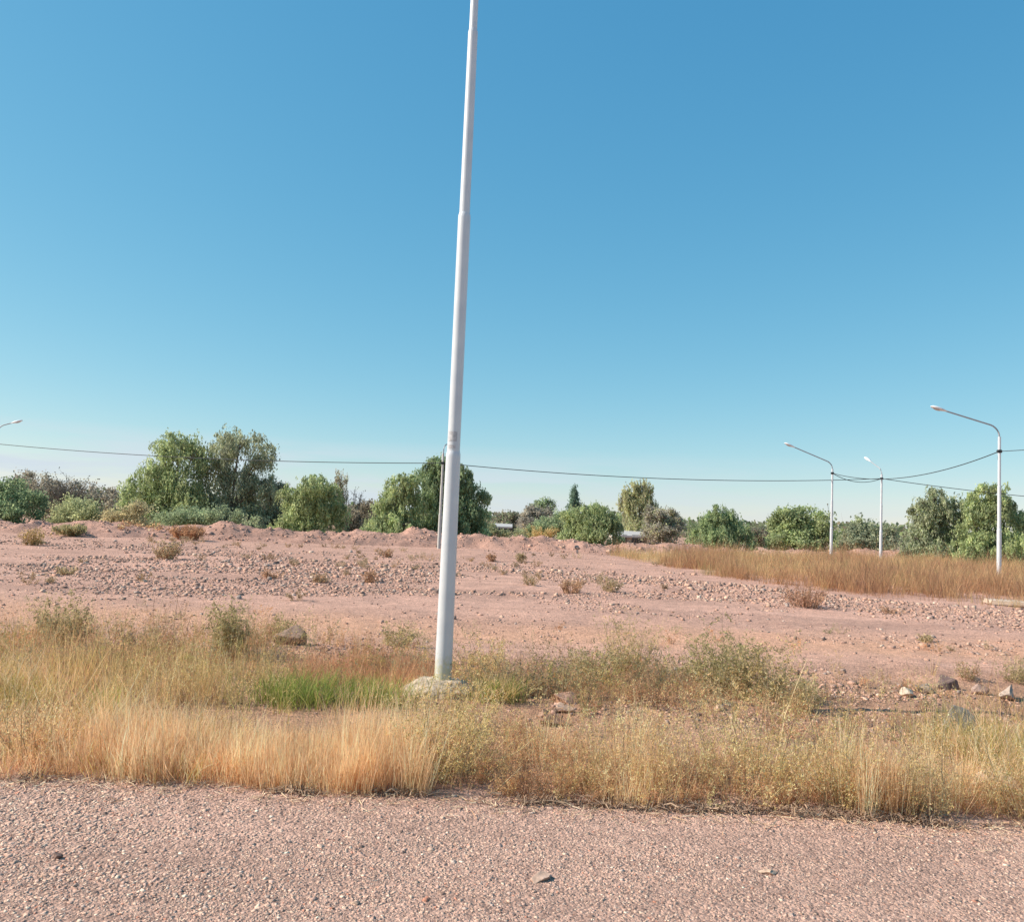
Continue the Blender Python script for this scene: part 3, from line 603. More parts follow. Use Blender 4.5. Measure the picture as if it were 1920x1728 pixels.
# bright green clumps beside the pole foot
def clump(px, py, wpx, hpx, label, cols, n=900, w=0.006, lean=0.5, name='grass_clump', cat='grass clump'):
    b = gnd(px, py); s = mpp(b[1]); b[2] = float(height(b[0], b[1])); rb = Rib()
    x, y = patch(n, b[0], b[1], wpx * s * 0.20, wpx * s * 0.13)
    blades(rb, x, y, hpx * s, w, cols, lean, 0.5, 4); o = rb.build(name, M_GRASS, origin=b); o.location = Vector(b); return tag(o, label, cat)
BG = [(0.21, 0.28, 0.06), (0.17, 0.23, 0.055), (0.27, 0.33, 0.09), (0.13, 0.17, 0.05), (0.34, 0.33, 0.13)]
clump(560, 1318, 250, 62, 'bright green grass clump left of the lamp pole, behind the golden grass', BG, 900, 0.0045)
clump(705, 1322, 200, 56, 'smaller green grass clump touching the left side of the concrete footing', BG + YG[:2], 620, 0.0045)
clump(930, 1318, 110, 55, 'yellow-green grass clump just right of the concrete footing', BG[:2] + YG, 450, 0.0045)
clump(185, 1345, 110, 70, 'lime green tuft among the straw at left', BG[:1] + YG, 260, 0.0045)
# middle row
sh(112, 1215, 130, 80, 'round sage green bush at the back of the verge, far left', SAGE, stems=50, twigs=9, leaves=14, lw=0.016, ll=0.035)
sh(430, 1235, 110, 95, 'pointed green bush at the back of the verge, left of the pole', SAGE + GREEN[2:3], stems=50, twigs=9, leaves=16, lw=0.014, ll=0.035, spread=0.6)
sh(527, 1195, 60, 40, 'small grey-green bush on bare soil behind the dark rock', SAGE, stems=24, twigs=7, leaves=12, lw=0.016, ll=0.04)
sh(225, 1240, 190, 80, 'brown and olive weed patch beside the pale stones at left', SAGE[2:] + BRN, BRN, stems=46, twigs=8, leaves=10, lw=0.010, ll=0.03)
sh(320, 1235, 120, 100, 'reddish brown upright weed left of the pointed green bush', BRN, BRN, stems=36, twigs=8, leaves=8, lw=0.008, ll=0.025)
sh(745, 1225, 80, 45, 'dark olive low weed left of the lamp pole on bare soil', SAGE, stems=26, twigs=7, leaves=12, lw=0.012, ll=0.03)
sh(905, 1265, 130, 75, 'yellow-green weed right behind the lamp pole', YG + SAGE[:1], stems=40, twigs=9, leaves=12, lw=0.010, ll=0.028)
sh(985, 1300, 130, 75, 'brown-grey twiggy weed right of the lamp pole', BRN + SAGE[:1], BRN, stems=40, twigs=9, leaves=6, lw=0.008, ll=0.025)
sh(1095, 1275, 140, 75, 'grey-green bush left of the tall feathery plume weed', SAGE, stems=42, twigs=9, leaves=14, lw=0.012, ll=0.03)
sh(1180, 1262, 130, 105, 'tall feathery plume weed with straw tips in mid verge', YG + SAGE, stems=40, twigs=10, leaves=12, lw=0.008, ll=0.03, spread=0.75)
sh(1345, 1290, 190, 105, 'largest green bush of the mid verge with a dark hollow below', SAGE + GREEN, stems=70, twigs=10, leaves=18, lw=0.012, ll=0.032)
sh(1430, 1300, 150, 105, 'green bush overlapping the right side of the largest bush', SAGE + YG[:2], stems=50, twigs=9, leaves=15, lw=0.012, ll=0.032)
sh(1500, 1330, 90, 70, 'small dark green tuft at the right foot of the green bushes', SAGE + GREEN[2:3], stems=30, twigs=7, leaves=14, lw=0.010, ll=0.03)
sh(1240, 1325, 160, 75, 'rust brown weed in front of the green mid verge bushes', BRN, BRN, stems=46, twigs=9, leaves=9, lw=0.007, ll=0.022)
sh(1610, 1350, 110, 55, 'sparse brown stalks on bare soil right of the dark green tuft', BRN, BRN, stems=26, twigs=6, leaves=4, lw=0.007, ll=0.022)
sh(1815, 1280, 60, 40, 'small brown weed behind the dark stones at right', BRN + SAGE, BRN, stems=22, twigs=6, leaves=8, lw=0.010, ll=0.03)
sh(1905, 1285, 70, 55, 'olive weed at the right edge behind the stone line', SAGE, stems=24, twigs=7, leaves=10, lw=0.010, ll=0.03)
# out on the plot
sh(1510, 1138, 120, 52, 'rust red tumbleweed in front of the tall dry grass', [(0.40, 0.22, 0.15), (0.33, 0.18, 0.12)], BRN, stems=70, twigs=10, leaves=6, lw=0.02, ll=0.06, tw=0.005, name='tumbleweed')
sh(1070, 1112, 75, 42, 'straw brown dry tuft on the rubble, middle of the plot', BRN + STRAW[1:2], BRN, stems=40, twigs=8, leaves=8, lw=0.02, ll=0.06, tw=0.004)
sh(1145, 1108, 60, 32, 'grey-green weed on the rubble right of the straw brown tuft', SAGE, stems=30, twigs=7, leaves=10, lw=0.025, ll=0.06, tw=0.004)
sh(995, 1098, 50, 30, 'small grey weed on the rubble right of the pole', GREY, stems=24, twigs=6, leaves=8, lw=0.025, ll=0.06, tw=0.004)
sh(310, 1048, 70, 48, 'olive brown bush with a thin foot on the upper plot at left', SAGE + BRN[:1], BRN, stems=40, twigs=8, leaves=10, lw=0.035, ll=0.09, tw=0.006, spread=0.9)
sh(62, 1022, 65, 40, 'yellow broom-like bush on the upper plot, far left', [(0.38, 0.30, 0.10), (0.32, 0.27, 0.09)], stems=40, twigs=8, leaves=10, lw=0.035, ll=0.09, tw=0.006)
sh(975, 1052, 26, 20, 'tiny round olive bush before the ridge', SAGE, stems=22, twigs=6, leaves=10, lw=0.04, ll=0.09, tw=0.006)
sh(922, 1052, 28, 20, 'tiny reddish bush left of the round olive one before the ridge', BRN, BRN, stems=22, twigs=6, leaves=8, lw=0.04, ll=0.09, tw=0.006)
sh(725, 1045, 36, 18, 'flat brown weed before the ridge, left of the pole', BRN + SAGE[:1], BRN, stems=22, twigs=6, leaves=8, lw=0.04, ll=0.09, tw=0.006)
sh(508, 1082, 50, 20, 'dark brown weed among stones on the left plot', BRN, BRN, stems=24, twigs=6, leaves=8, lw=0.03, ll=0.07, tw=0.005)
sh(600, 1092, 42, 22, 'brown-grey weed among stones, left plot, nearer the pole', GREY + BRN[:1], BRN, stems=24, twigs=6, leaves=8, lw=0.03, ll=0.07, tw=0.005)
sh(695, 1092, 48, 30, 'bare brown tuft on the rubble just left of the pole', BRN, BRN, stems=26, twigs=6, leaves=8, lw=0.03, ll=0.07, tw=0.005)
sh(125, 1076, 60, 18, 'flat olive weed beside stones on the far left plot', SAGE, stems=22, twigs=6, leaves=8, lw=0.03, ll=0.07, tw=0.005)
sh(480, 1012, 26, 18, 'small rust bush at the foot of the ridge', BRN, BRN, stems=20, twigs=6, leaves=8, lw=0.04, ll=0.09, tw=0.006)
sh(1670, 1150, 60, 18, 'flat brown weed on smooth soil right of the tumbleweed', BRN, BRN, stems=22, twigs=6, leaves=6, lw=0.02, ll=0.05, tw=0.004)
sh(1735, 1200, 30, 14, 'tiny grey weed on the smooth soil at right', GREY, stems=16, twigs=5, leaves=6, lw=0.02, ll=0.05, tw=0.003)
for i, (px, py, w_, h_, lb) in enumerate([(240, 1000, 170, 22, 'long rusty weed strip on the ridge under the domed yellow-green bush'), (350, 1008, 90, 22, 'rusty weed patch on the ridge below the twin pepper trees'), (130, 1000, 90, 16, 'olive weed patch on the ridge at far left'), (1010, 1010, 90, 22, 'yellow-green weeds on the ridge before the small houses')]):
    b = gnd(px, py, 0.12); s = mpp(b[1]); shrub('ridge_weed', lb, 'weed', b, w_ * s, h_ * s, [BRN + YG[2:3], BRN, SAGE, YG][i], BRN, stems=60, twigs=7, leaves=8, lw=0.05, ll=0.12, tw=0.008)

# thin broken stalks by the road
def stalk(p0, p1, label, r=0.004):
    bm = bmesh.new(); p0, p1 = np.array(p0), np.array(p1); mid = (p0 + p1) / 2 + np.array([0.02, 0, 0.02]); tube(bm, [p0, mid, p1], [r, r * 0.85, r * 0.5], 6)
    o = from_bm('dry_stalk', bm, plain_mat('stalk', (0.55, 0.38, 0.2), 0.8)); return tag(o, label, 'stalk')
a = gnd(925, 1490); stalk(a + np.array([0, 0, 0.01]), at(980, 1435, a[1] + 0.05), 'pale leaning dry stalk at the foot of the feathery weed')
a = gnd(745, 1480); stalk(a + np.array([0, 0, 0.01]), at(815, 1395, a[1] + 0.1), 'pale slanting stem left of the feathery weed')

# ================================================================== ROCKS
def rock(px, py, wpx, hpx, col, label, name='rock', sd_=0, flat=1.0):
    b = gnd(px, py); s = mpp(b[1]); w, h = wpx * s, hpx * s
    bm = bmesh.new(); bmesh.ops.create_icosphere(bm, subdivisions=4, radius=1.0)
    V = np.array([v.co[:] for v in bm.verts]); T = np.array([[q.index for q in f.verts] for f in bm.faces]); bm.free()
    g = np.random.default_rng(sd_ + int(px)); 
    for _ in range(18):                                    # facets cut off a ball
        d = g.normal(size=3); d /= np.linalg.norm(d); c = g.uniform(0.32, 0.78); e = V @ d - c; V = V - np.where(e > 0, e, 0)[:, None] * d
    V *= 1 + 0.22 * (fbm(V[:, 0] * 4 + 9, V[:, 1] * 3 + V[:, 2] * 2, sd_, 4) - 0.5)[:, None]
    V = V * np.array([w / 2, w * 0.4, h * 0.62]) / 0.68
    c = np.array(col) * np.array([1.08, 0.97, 0.86]) * (0.80 + 0.45 * fbm(V[:, 0] * 14 / w, V[:, 2] * 14 / w, sd_ + 3, 3))[:, None]
    o = mesh_np(name, V, None, T, c, M_ROCK); o.location = (b[0], b[1], float(height(b[0], b[1])) + h * 0.35); o.rotation_euler = (0, 0, g.uniform(-0.6, 0.6))
    return tag(o, label, 'rock')
rock(543, 1218, 66, 30, (0.26, 0.19, 0.165), 'dark broken rock on the verge between the two left bushes', sd_=1)
rock(240, 1216, 40, 30, (0.28, 0.21, 0.19), 'grey-brown rock half hidden in weeds at left', sd_=2)
rock(105, 1234, 28, 16, (0.55, 0.40, 0.33), 'pale pink stone, left one of the pair at far left', sd_=3)
rock(130, 1236, 22, 12, (0.58, 0.45, 0.36), 'pale pink stone, right one of the pair at far left', sd_=4)
rock(1065, 1280, 18, 16, (0.58, 0.44, 0.35), 'small pale round stone on bare soil right of the pole', sd_=5)
rock(1062, 1316, 66, 20, (0.40, 0.26, 0.21), 'flat mauve soil mound right of the concrete footing', sd_=6)  # a flat heap of soil, shaped with the rock builder
rock(1052, 1338, 34, 20, (0.50, 0.36, 0.29), 'pale wedge stone leaning before the flat mauve soil mound', sd_=7)
rock(1018, 1346, 22, 14, (0.45, 0.32, 0.26), 'pale stone left of the wedge stone', sd_=8)
rock(1035, 1358, 46, 16, (0.22, 0.13, 0.10), 'dark low clod just below the wedge stone', sd_=9)
rock(1778, 1290, 40, 26, (0.15, 0.11, 0.11), 'darkest stone in the stone line at right', sd_=10)
rock(1735, 1292, 40, 20, (0.34, 0.28, 0.25), 'grey stone left of the darkest stone', sd_=11)
rock(1700, 1298, 30, 14, (0.48, 0.42, 0.36), 'pale grey stone at the left end of the right stone line', sd_=12)
rock(1835, 1298, 36, 18, (0.36, 0.27, 0.25), 'mauve stone right of the darkest stone', sd_=13)
rock(1890, 1305, 36, 24, (0.40, 0.34, 0.31), 'grey stone at the right end of the stone line', sd_=14)
rock(1795, 1375, 64, 44, (0.26, 0.25, 0.24), 'grey boulder behind the tallest weed at right', sd_=15)
rock(1800, 1405, 60, 40, (0.58, 0.49, 0.38), 'cream stone leaning in front of the grey boulder', sd_=16)
rock(1850, 1425, 46, 34, (0.34, 0.29, 0.25), 'brown-grey stone right of the cream stone', sd_=17)
rock(1870, 1480, 130, 50, (0.52, 0.42, 0.33), 'broad pale boulder low at the right edge among straw', sd_=18)
rock(1010, 1648, 46, 10, (0.40, 0.30, 0.255), 'flat grey stone on the road, largest of the gravel', sd_=19)
rock(108, 1608, 16, 12, (0.17, 0.12, 0.11), 'dark round pebble on the left of the road', sd_=20)
rock(1440, 1637, 36, 6, (0.52, 0.39, 0.31), 'pale flat sliver of stone on the right of the road', sd_=21)
rock(1495, 1265, 14, 10, (0.12, 0.08, 0.07), 'small black stone on bare soil above the green bushes', sd_=22)

# ================================================================== STREET LAMPS
M_WEATHER = plain_mat('weathered_pole', (0.52, 0.49, 0.45), 0.7)
def lamp(base, H, arm_dir, label, arm=2.3, r=0.08, name='street_lamp', group='street lamps around the plot', detail=False, segs=None, bend_z=None, rise=0.85, pm=None):
    """stepped steel column with an upswept arm; arm_dir is the ground direction of the arm"""
    root = empty(name, base, label, 'street lamp', group); d = Vector((arm_dir[0], arm_dir[1], 0)).normalized()
    bz = H - rise if bend_z is None else bend_z
    st = segs or [(0.0, 1.0), (0.36, 0.80), (0.66, 0.66)]
    zs = [s[0] * bz for s in st] + [bz]
    for i, (f_, q) in enumerate(st):
        bm = bmesh.new(); rr = r * q
        pts = [(0, 0, zs[i] - (0.3 if i == 0 else 0.02))]; rad = [rr]
        pts.append((0, 0, zs[i + 1] - 0.03)); rad.append(rr * 0.985)
        if i < len(st) - 1: pts.append((0, 0, zs[i + 1] + 0.012)); rad.append(r * st[i + 1][1] * 1.02)
        else: pts[-1] = (0, 0, zs[i + 1] + 0.02)
        tube(bm, *held(pts, rad), 32 if detail else 12); from_bm('pole_section', bm, pm or M_POLE, root)
    ar = r * 0.36 if not detail else r * st[-1][1] * 0.75
    bm = bmesh.new(); P = [Vector((0, 0, bz - 0.03))]
    for t in np.linspace(0, 1, 7)[1:]:
        ang = t * math.radians(72); R_ = 0.5
        P.append(Vector((0, 0, bz)) + d * (R_ * (1 - math.cos(ang))) + Vector((0, 0, R_ * math.sin(ang))))
    last = P[-1]; tip = Vector((0, 0, H)) + d * arm
    for t in np.linspace(0, 1, 5)[1:]: P.append(last.lerp(tip, t))
    tube(bm, P, [ar] * len(P), 16 if detail else 8); from_bm('arm', bm, M_ARM, root)
    dv = (P[-1] - P[-2]).normalized(); bm = bmesh.new()
    L = 0.62; prof = [(-0.05, 0.03), (0.02, 0.055), (0.18, 0.12), (0.42, 0.135), (0.56, 0.10), (L, 0.03)]
    tube(bm, [P[-1] + dv * a_ for a_, _ in prof], [b_ for _, b_ in prof], 14)
    for v in bm.verts:                                        # flattened cobra head
        rel = v.co - P[-1]; h_ = rel - dv * rel.dot(dv); up = Vector((0, 0, 1)) - dv * dv.z; up.normalize()
        v.co -= up * h_.dot(up) * (0.45 if h_.dot(up) > 0 else 0.6)
    hd = from_bm('lamp_head', bm, M_LAMP, root)
    bm = bmesh.new(); bmesh.ops.create_uvsphere(bm, u_segments=14, v_segments=8, radius=1.0)
    c = P[-1] + dv * 0.36 + Vector((0, 0, -0.035))
    ex = dv; ey = Vector((0, 0, 1)).cross(dv).normalized(); ez = ex.cross(ey)
    for v in bm.verts: q = v.co.copy(); v.co = c + ex * q.x * 0.17 + ey * q.y * 0.105 + ez * q.z * 0.05
    from_bm('lamp_glass', bm, M_GLASS, hd, True)
    return root
def base_from(px, top_py, Y, topz=None):
    p = at(px, top_py, Y); return np.array([p[0], p[1], 0.0]), p[2]
# main pole in the foreground
bp = gnd(829, 1302); MAIN = np.array([bp[0], bp[1], 0.03])
zs_main = [at(848, 848, bp[1])[2] - 0.03, at(870, 402, bp[1])[2] - 0.03, at(887, 58, bp[1])[2] - 0.03]
def main_lamp():
    root = empty('street_lamp', MAIN, 'thick pale silver lamp pole rising out of frame from the concrete footing', 'street lamp', 'street lamps around the plot')
    R_ = [(0.0790, 0.0668), (0.0590, 0.0580), (0.0488, 0.0455), (0.0385, 0.0355)]; z = [-0.05] + zs_main + [7.0]
    for i in range(4):
        bm = bmesh.new(); e = 0.035
        pts = [(0, 0, z[i] - (0.0 if i == 0 else 0.01)), (0, 0, z[i + 1] - e)]; rad = [R_[i][0], R_[i][1]]
        if i < 3: pts += [(0, 0, z[i + 1] - e * 0.4), (0, 0, z[i + 1] + 0.01)]; rad += [R_[i][1] * 0.985, R_[i + 1][0] * 1.01]
        tube(bm, *held(pts, rad), 48); sec = from_bm('pole_section', bm, M_POLE, root)
        if i == 1:                                            # smudged grey band and cable box mark just above the joint
            bm = bmesh.new(); n = 10
            for a0, a1, zz, hh in ((math.radians(215), math.radians(300), z[1] + 0.10, 0.09), (math.radians(218), math.radians(290), z[1] + 0.035, 0.03)):
                ring = []
                for k_ in range(n + 1):
                    an = a0 + (a1 - a0) * k_ / n; rr = R_[1][0] + 0.0018
                    ring.append((bm.verts.new((rr * math.cos(an), rr * math.sin(an), zz)), bm.verts.new((rr * math.cos(an), rr * math.sin(an), zz + hh))))
                for k_ in range(n): bm.faces.new((ring[k_][0], ring[k_ + 1][0], ring[k_ + 1][1], ring[k_][1]))
            from_bm('tape_band', bm, M_TAG, sec)
    bm = bmesh.new(); P = [Vector((0, 0, 6.98))]
    for t in np.linspace(0, 1, 9)[1:]:
        an = t * math.radians(75); P.append(Vector((0, -0.6 * (1 - math.cos(an)), 7.0 + 0.6 * math.sin(an))))
    tip = P[-1] + Vector((0, -1.5, 0.4)); P.append(tip); tube(bm, P, 0.030, 16); from_bm('arm', bm, M_POLE, root)
    bm = bmesh.new(); dv = Vector((0, -1.5, 0.4)).normalized(); prof = [(-0.05, 0.03), (0.02, 0.055), (0.18, 0.12), (0.42, 0.135), (0.56, 0.10), (0.62, 0.03)]
    tube(bm, [tip + dv * a_ for a_, _ in prof], [b_ for _, b_ in prof], 16)
    for v in bm.verts: v.co.z = (tip + dv * (v.co - tip).dot(dv)).z + (v.co.z - (tip + dv * (v.co - tip).dot(dv)).z) * 0.5
    from_bm('lamp_head', bm, M_LAMP, root); return root
main_lamp()
# concrete footing poured round its foot
bm = bmesh.new(); bmesh.ops.create_icosphere(bm, subdivisions=5, radius=1.0)
for v in bm.verts:
    q = v.co; n_ = float(fbm(np.array([q.x * 2.2 + 5]), np.array([q.y * 2.2 + q.z * 1.5]), 7, 4)[0] - 0.5); n2_ = float(fbm(np.array([q.x * 8]), np.array([q.y * 8 + q.z * 5]), 17, 3)[0] - 0.5)
    s_ = 1 + 0.35 * n_ + 0.14 * n2_; v.co = Vector((q.x * 0.34 * s_, q.y * 0.30 * s_, max(-0.1, q.z * 0.140 * s_)))
o = from_bm('concrete_footing', bm, M_CONC, smooth=True); o.location = (MAIN[0] - 0.015, MAIN[1], float(height(MAIN[0], MAIN[1])) + 0.01)
tag(o, 'rough whitish concrete mound around the foot of the big lamp pole', 'footing')

LR, LRz = base_from(1874, 800, 33.0); lr_tip = at(1762, 770, 33.0)
L1 = lamp((LR[0], 33.0, 0), lr_tip[2], (-1, 0), 'right-hand distant lamp, highest one, standing in the tall grass with arm to the left', arm=LR[0] - lr_tip[0] - 0.25, r=0.085, bend_z=at(1876, 820, 33)[2])
MR, _ = base_from(1561, 870, 49.0); mt_ = at(1486, 838, 49.0)
L2 = lamp((MR[0], 49.0, 0), mt_[2], (-1, 0), 'distant lamp with a long arm to the left, next to the slim lamp', arm=MR[0] - mt_[0] - 0.1, r=0.085, bend_z=at(1565, 880, 49)[2])
TR, _ = base_from(1653, 900, 50.0)
L3 = lamp((TR[0], 50.0, 0), at(1640, 862, 50)[2], (-0.2, 1), 'slim distant lamp seen end-on between the two with long arms', arm=1.1, r=0.085, bend_z=at(1655, 890, 50)[2])
NR, _ = base_from(824, 1000, 42.3)
L4 = lamp((NR[0], 42.3, 0), at(835, 826, 42.3)[2], (0.25, 1), 'thin grey lamp pole just left of the big pole, before the dense tree', pm=M_WEATHER, arm=1.5, r=0.085, bend_z=at(832, 850, 42.3)[2])
LL, _ = base_from(-6, 830, 50.0)
L5 = lamp((LL[0], 50.0, 0), at(30, 793, 50)[2], (1, 0.15), 'cut off lamp at the left edge with a short arm to the right', arm=0.72, r=0.085, bend_z=at(30, 793, 50)[2] - 0.60)
FR, _ = base_from(1553, 960, 150.0)
L6 = lamp((FR[0], 150.0, 0), at(1550, 947, 150)[2], (-0.5, -1), 'tiny far lamp beyond the trees, left of the long-armed lamp', arm=1.0, r=0.10)
RX2 = at(2700, 960, 50)
L7 = lamp((RX2[0], 50.0, 0), 6.0, (-0.35, 1), 'lamp standing beyond the right end of the row', arm=1.6, r=0.085)
# overhead cables
def cable(p, q, sag, label, r=0.014):
    bm = bmesh.new(); p, q = np.array(p, float), np.array(q, float); P = []
    for t in np.linspace(0, 1, 33): c = p * (1 - t) + q * t; c[2] -= sag * 4 * t * (1 - t); P.append(c)
    tube(bm, P, r, 6); return tag(from_bm('overhead_cable', bm, M_CABLE), label, 'cable', 'cables between the lamps')
def on(L, px, py, Y): p = at(px, py, Y); return np.array([L.location[0], L.location[1], p[2]])
cLL, cN = on(L5, -4, 832, 50), on(L4, 829, 868, 42.3)
cT, cM, cR = on(L3, 1654, 897, 50), on(L2, 1563, 887, 49), on(L1, 1875, 846, 33)
cable(cLL, cN, 0.30, 'overhead wire from the left edge lamp to the thin pole behind the big one', 0.02)
cable(cN, cT, 0.42, 'overhead wire from the thin pole to the slim lamp at right', 0.02)
cable(cM, cT, 0.35, 'short wire between the long-armed lamp and the slim lamp', 0.018)
cable(cM, cR, 0.66, 'deep sagging wire up to the highest distant lamp', 0.018)
cable(cT, np.array([RX2[0], 50, cT[2]]), 0.9, 'wire running right from the slim lamp past the pepper trees', 0.02)
cable(cR, np.array([cR[0] + 1.0, 16, cR[2] + 0.0]), 0.2, 'wire leaving the frame right from the highest distant lamp', 0.014)
for L, c in ((L1, cR), (L2, cM), (L3, cT), (L4, cN), (L5, cLL)):
    bm = bmesh.new(); boxbm(bm, c - np.array(L.location), 0.16, 0.16, 0.12, 0.02); from_bm('cable_clamp', bm, M_CABLE, L)

# pale kerb piece at the right edge
a, b = gnd(1848, 1131), gnd(2150, 1150); bm = bmesh.new()
boxbm(bm, (0, 0, 0.04), float(np.linalg.norm(b - a)), 0.9, 0.14, 0.05); o = from_bm('kerb', bm, M_KERB); c = (a + b) / 2; o.location = (c[0], c[1], 0); o.rotation_euler = (0, 0, math.atan2(b[1] - a[1], b[0] - a[0]))
tag(o, 'pale low kerb strip in front of the tall dry grass at the right edge', 'kerb', kind='structure')

# ================================================================== TREES
PEP = [(0.105, 0.125, 0.050), (0.125, 0.145, 0.055), (0.085, 0.105, 0.045), (0.155, 0.165, 0.070)]
PEPG = [(0.125, 0.130, 0.075), (0.10, 0.11, 0.062), (0.155, 0.155, 0.09), (0.085, 0.095, 0.055)]
DARK = [(0.075, 0.10, 0.045), (0.09, 0.115, 0.05), (0.06, 0.085, 0.038), (0.12, 0.14, 0.06)]
BROWN = [(0.105, 0.085, 0.055), (0.09, 0.075, 0.05), (0.12, 0.10, 0.06)]
GRYT = [(0.115, 0.102, 0.078), (0.098, 0.09, 0.068), (0.135, 0.118, 0.088)]
YEL = [(0.155, 0.155, 0.07), (0.13, 0.14, 0.06), (0.18, 0.165, 0.08)]
def tree(name, label, Y, base_px, lobes, cols, mode='droop', dens=1.0, leaf=0.13, base_py=None, trunk_r=0.16, cat='tree', skirt=True):
    """lobes: (px, py, half width px, half height px) of each foliage mass as seen; every mass is an ellipsoid with its own depth"""
    s = mpp(Y); b = at(base_px, 1000, Y); root = empty(name, (b[0], Y, 0), label, cat, None)
    C = []
    for (px, py, w, h) in lobes:
        p = at(px, py, Y); C.append((p[0] - b[0], rng.uniform(-0.5, 0.5) * w * s, p[2], w * s, w * s * rng.uniform(0.75, 1.0), h * s))
    zl = min(c[2] - c[5] for c in C)
    if skirt:                                             # the outer sprays hang down to the ground
        xa, xb = min(c[0] - c[3] * 0.7 for c in C), max(c[0] + c[3] * 0.7 for c in C); k_ = max(2, int((xb - xa) / 1.3))
        for i_ in range(k_): C.append((xa + (xb - xa) * (i_ + 0.5) / k_, rng.uniform(-1.2, -0.2), rng.uniform(0.5, 0.95), (xb - xa) / k_ * 0.75, 0.8, rng.uniform(0.7, 1.0)))
    top = max(c[2] for c in C); bm = bmesh.new(); fork = max(0.5, min(1.3, top * 0.28))
    tube(bm, [(0, 0, -0.3), (0.05, 0, fork * 0.5), (0.02, 0.03, fork)], [trunk_r * 1.25, trunk_r, trunk_r * 0.85], 9)
    for (cx, cy, cz, rx_, ry_, rz_) in C:
        if cz < fork * 0.8: continue
        e = np.array([cx, cy, cz + rz_ * 0.1]); m_ = np.array([cx * 0.45, cy * 0.45, fork + (cz - fork) * 0.6]); s0 = np.array([0.02, 0.03, fork - 0.1])
        tube(bm, [s0, m_, e], [trunk_r * 0.6, trunk_r * 0.42, trunk_r * 0.12], 7)
        for _ in range(4):
            q = e + rng.uniform(-1, 1, 3) * np.array([rx_, ry_, rz_]) * 0.42; tube(bm, [m_ * 0.4 + e * 0.6, q], [trunk_r * 0.2, trunk_r * 0.06], 5)
    from_bm('trunk', bm, M_BARK, root)
    rb = Rib(); D = []
    for (cx, cy, cz, rx_, ry_, rz_) in C:                       # every mass breaks into smaller bunches
        D.append((cx, cy, cz, rx_ * 0.92, ry_ * 0.92, rz_ * 0.92, 1.0))
        for _ in range(7):
            d = rng.normal(size=3); d /= np.linalg.norm(d); q = rng.uniform(0.28, 0.5)
            D.append((cx + d[0] * rx_ * 0.78, cy + d[1] * ry_ * 0.78, cz + d[2] * rz_ * 0.75, rx_ * q, ry_ * q, rz_ * q, 1.0 + rng.normal(0, 0.14)))
    for (cx, cy, cz, rx_, ry_, rz_, tn_) in D:
        area = 4 * math.pi * ((rx_ * ry_ + rx_ * rz_ + ry_ * rz_) / 3)
        nc = max(5, int(area * 2.0)); d = rng.normal(size=(nc, 3)); d /= np.linalg.norm(d, axis=1, keepdims=True)
        rad = rng.uniform(0.60, 1.08, nc)[:, None]; cc = np.array([cx, cy, cz]) + d * rad * np.array([rx_, ry_, rz_])
        gap = fbm(cc[:, 0] * 1.1 + cc[:, 1] * 0.7 + 31, cc[:, 2] * 1.0 + cc[:, 1] * 0.5, 131, 3) > 0.36; cc, d = cc[gap], d[gap]; nc = len(cc)
        if nc == 0: continue
        tone = tn_ * (1 + rng.normal(0, 0.14, nc))
        per = max(3, int(10 * dens)); ci = np.repeat(np.arange(nc), per); n = len(ci)
        p0 = cc[ci] + rng.normal(0, 0.17, (n, 3)) * min(1.0, (rx_ + rz_) * 0.6)
        if mode == 'droop':
            m = 7; L = rng.uniform(0.3, 1.15, n) * min(1.0, 0.35 + rz_ * 0.6); u = rng.uniform(0, 1, (n, m)); out = d[ci] * np.array([1, 1, 0])
            p = p0[:, None, :] + out[:, None, :] * (0.20 * u ** 0.5)[..., None] + np.array([0, 0, -1.0]) * (u * L[:, None])[..., None] + rng.normal(0, 0.035, (n, m, 3))
            p = p.reshape(-1, 3); q = len(p); ax = rng.normal(0, 0.35, (q, 3)) + np.array([0, 0, -1.0]); lw_ = 0.30
        elif mode == 'upright':
            m = 6; L = rng.uniform(0.3, 0.9, n); u = rng.uniform(0, 1, (n, m)); out = d[ci] * np.array([1, 1, 0])
            p = p0[:, None, :] + out[:, None, :] * (0.15 * u)[..., None] + np.array([0, 0, 1.0]) * (u * L[:, None])[..., None] + rng.normal(0, 0.03, (n, m, 3))
            p = p.reshape(-1, 3); q = len(p); ax = rng.normal(0, 0.3, (q, 3)) + np.array([0, 0, 1.0]); lw_ = 0.26
        else:
            m = 5; p = (p0[:, None, :] + rng.normal(0, 0.12, (n, m, 3))).reshape(-1, 3); q = len(p); ax = rng.normal(size=(q, 3)); lw_ = 0.40
        p[:, 2] = np.maximum(p[:, 2], rng.uniform(0.02, 0.25, q))
        c_ = np.array([3.75, 3.7, 3.5]) * pick(cols, q, 0.16) * np.repeat(tone[ci], m)[:, None]; c_ = (0.86 * c_ + 0.14 * c_.mean(1, keepdims=True) + np.array([0.01, 0.01, 0.03])).clip(0.01, 0.8)
        sz = 0.9 * leaf * rng.uniform(0.6, 1.4, q); rb.leaves(p, sz * 1.25, sz * lw_, c_, ax)
    rb.build('crown', M_LEAF, root); return root
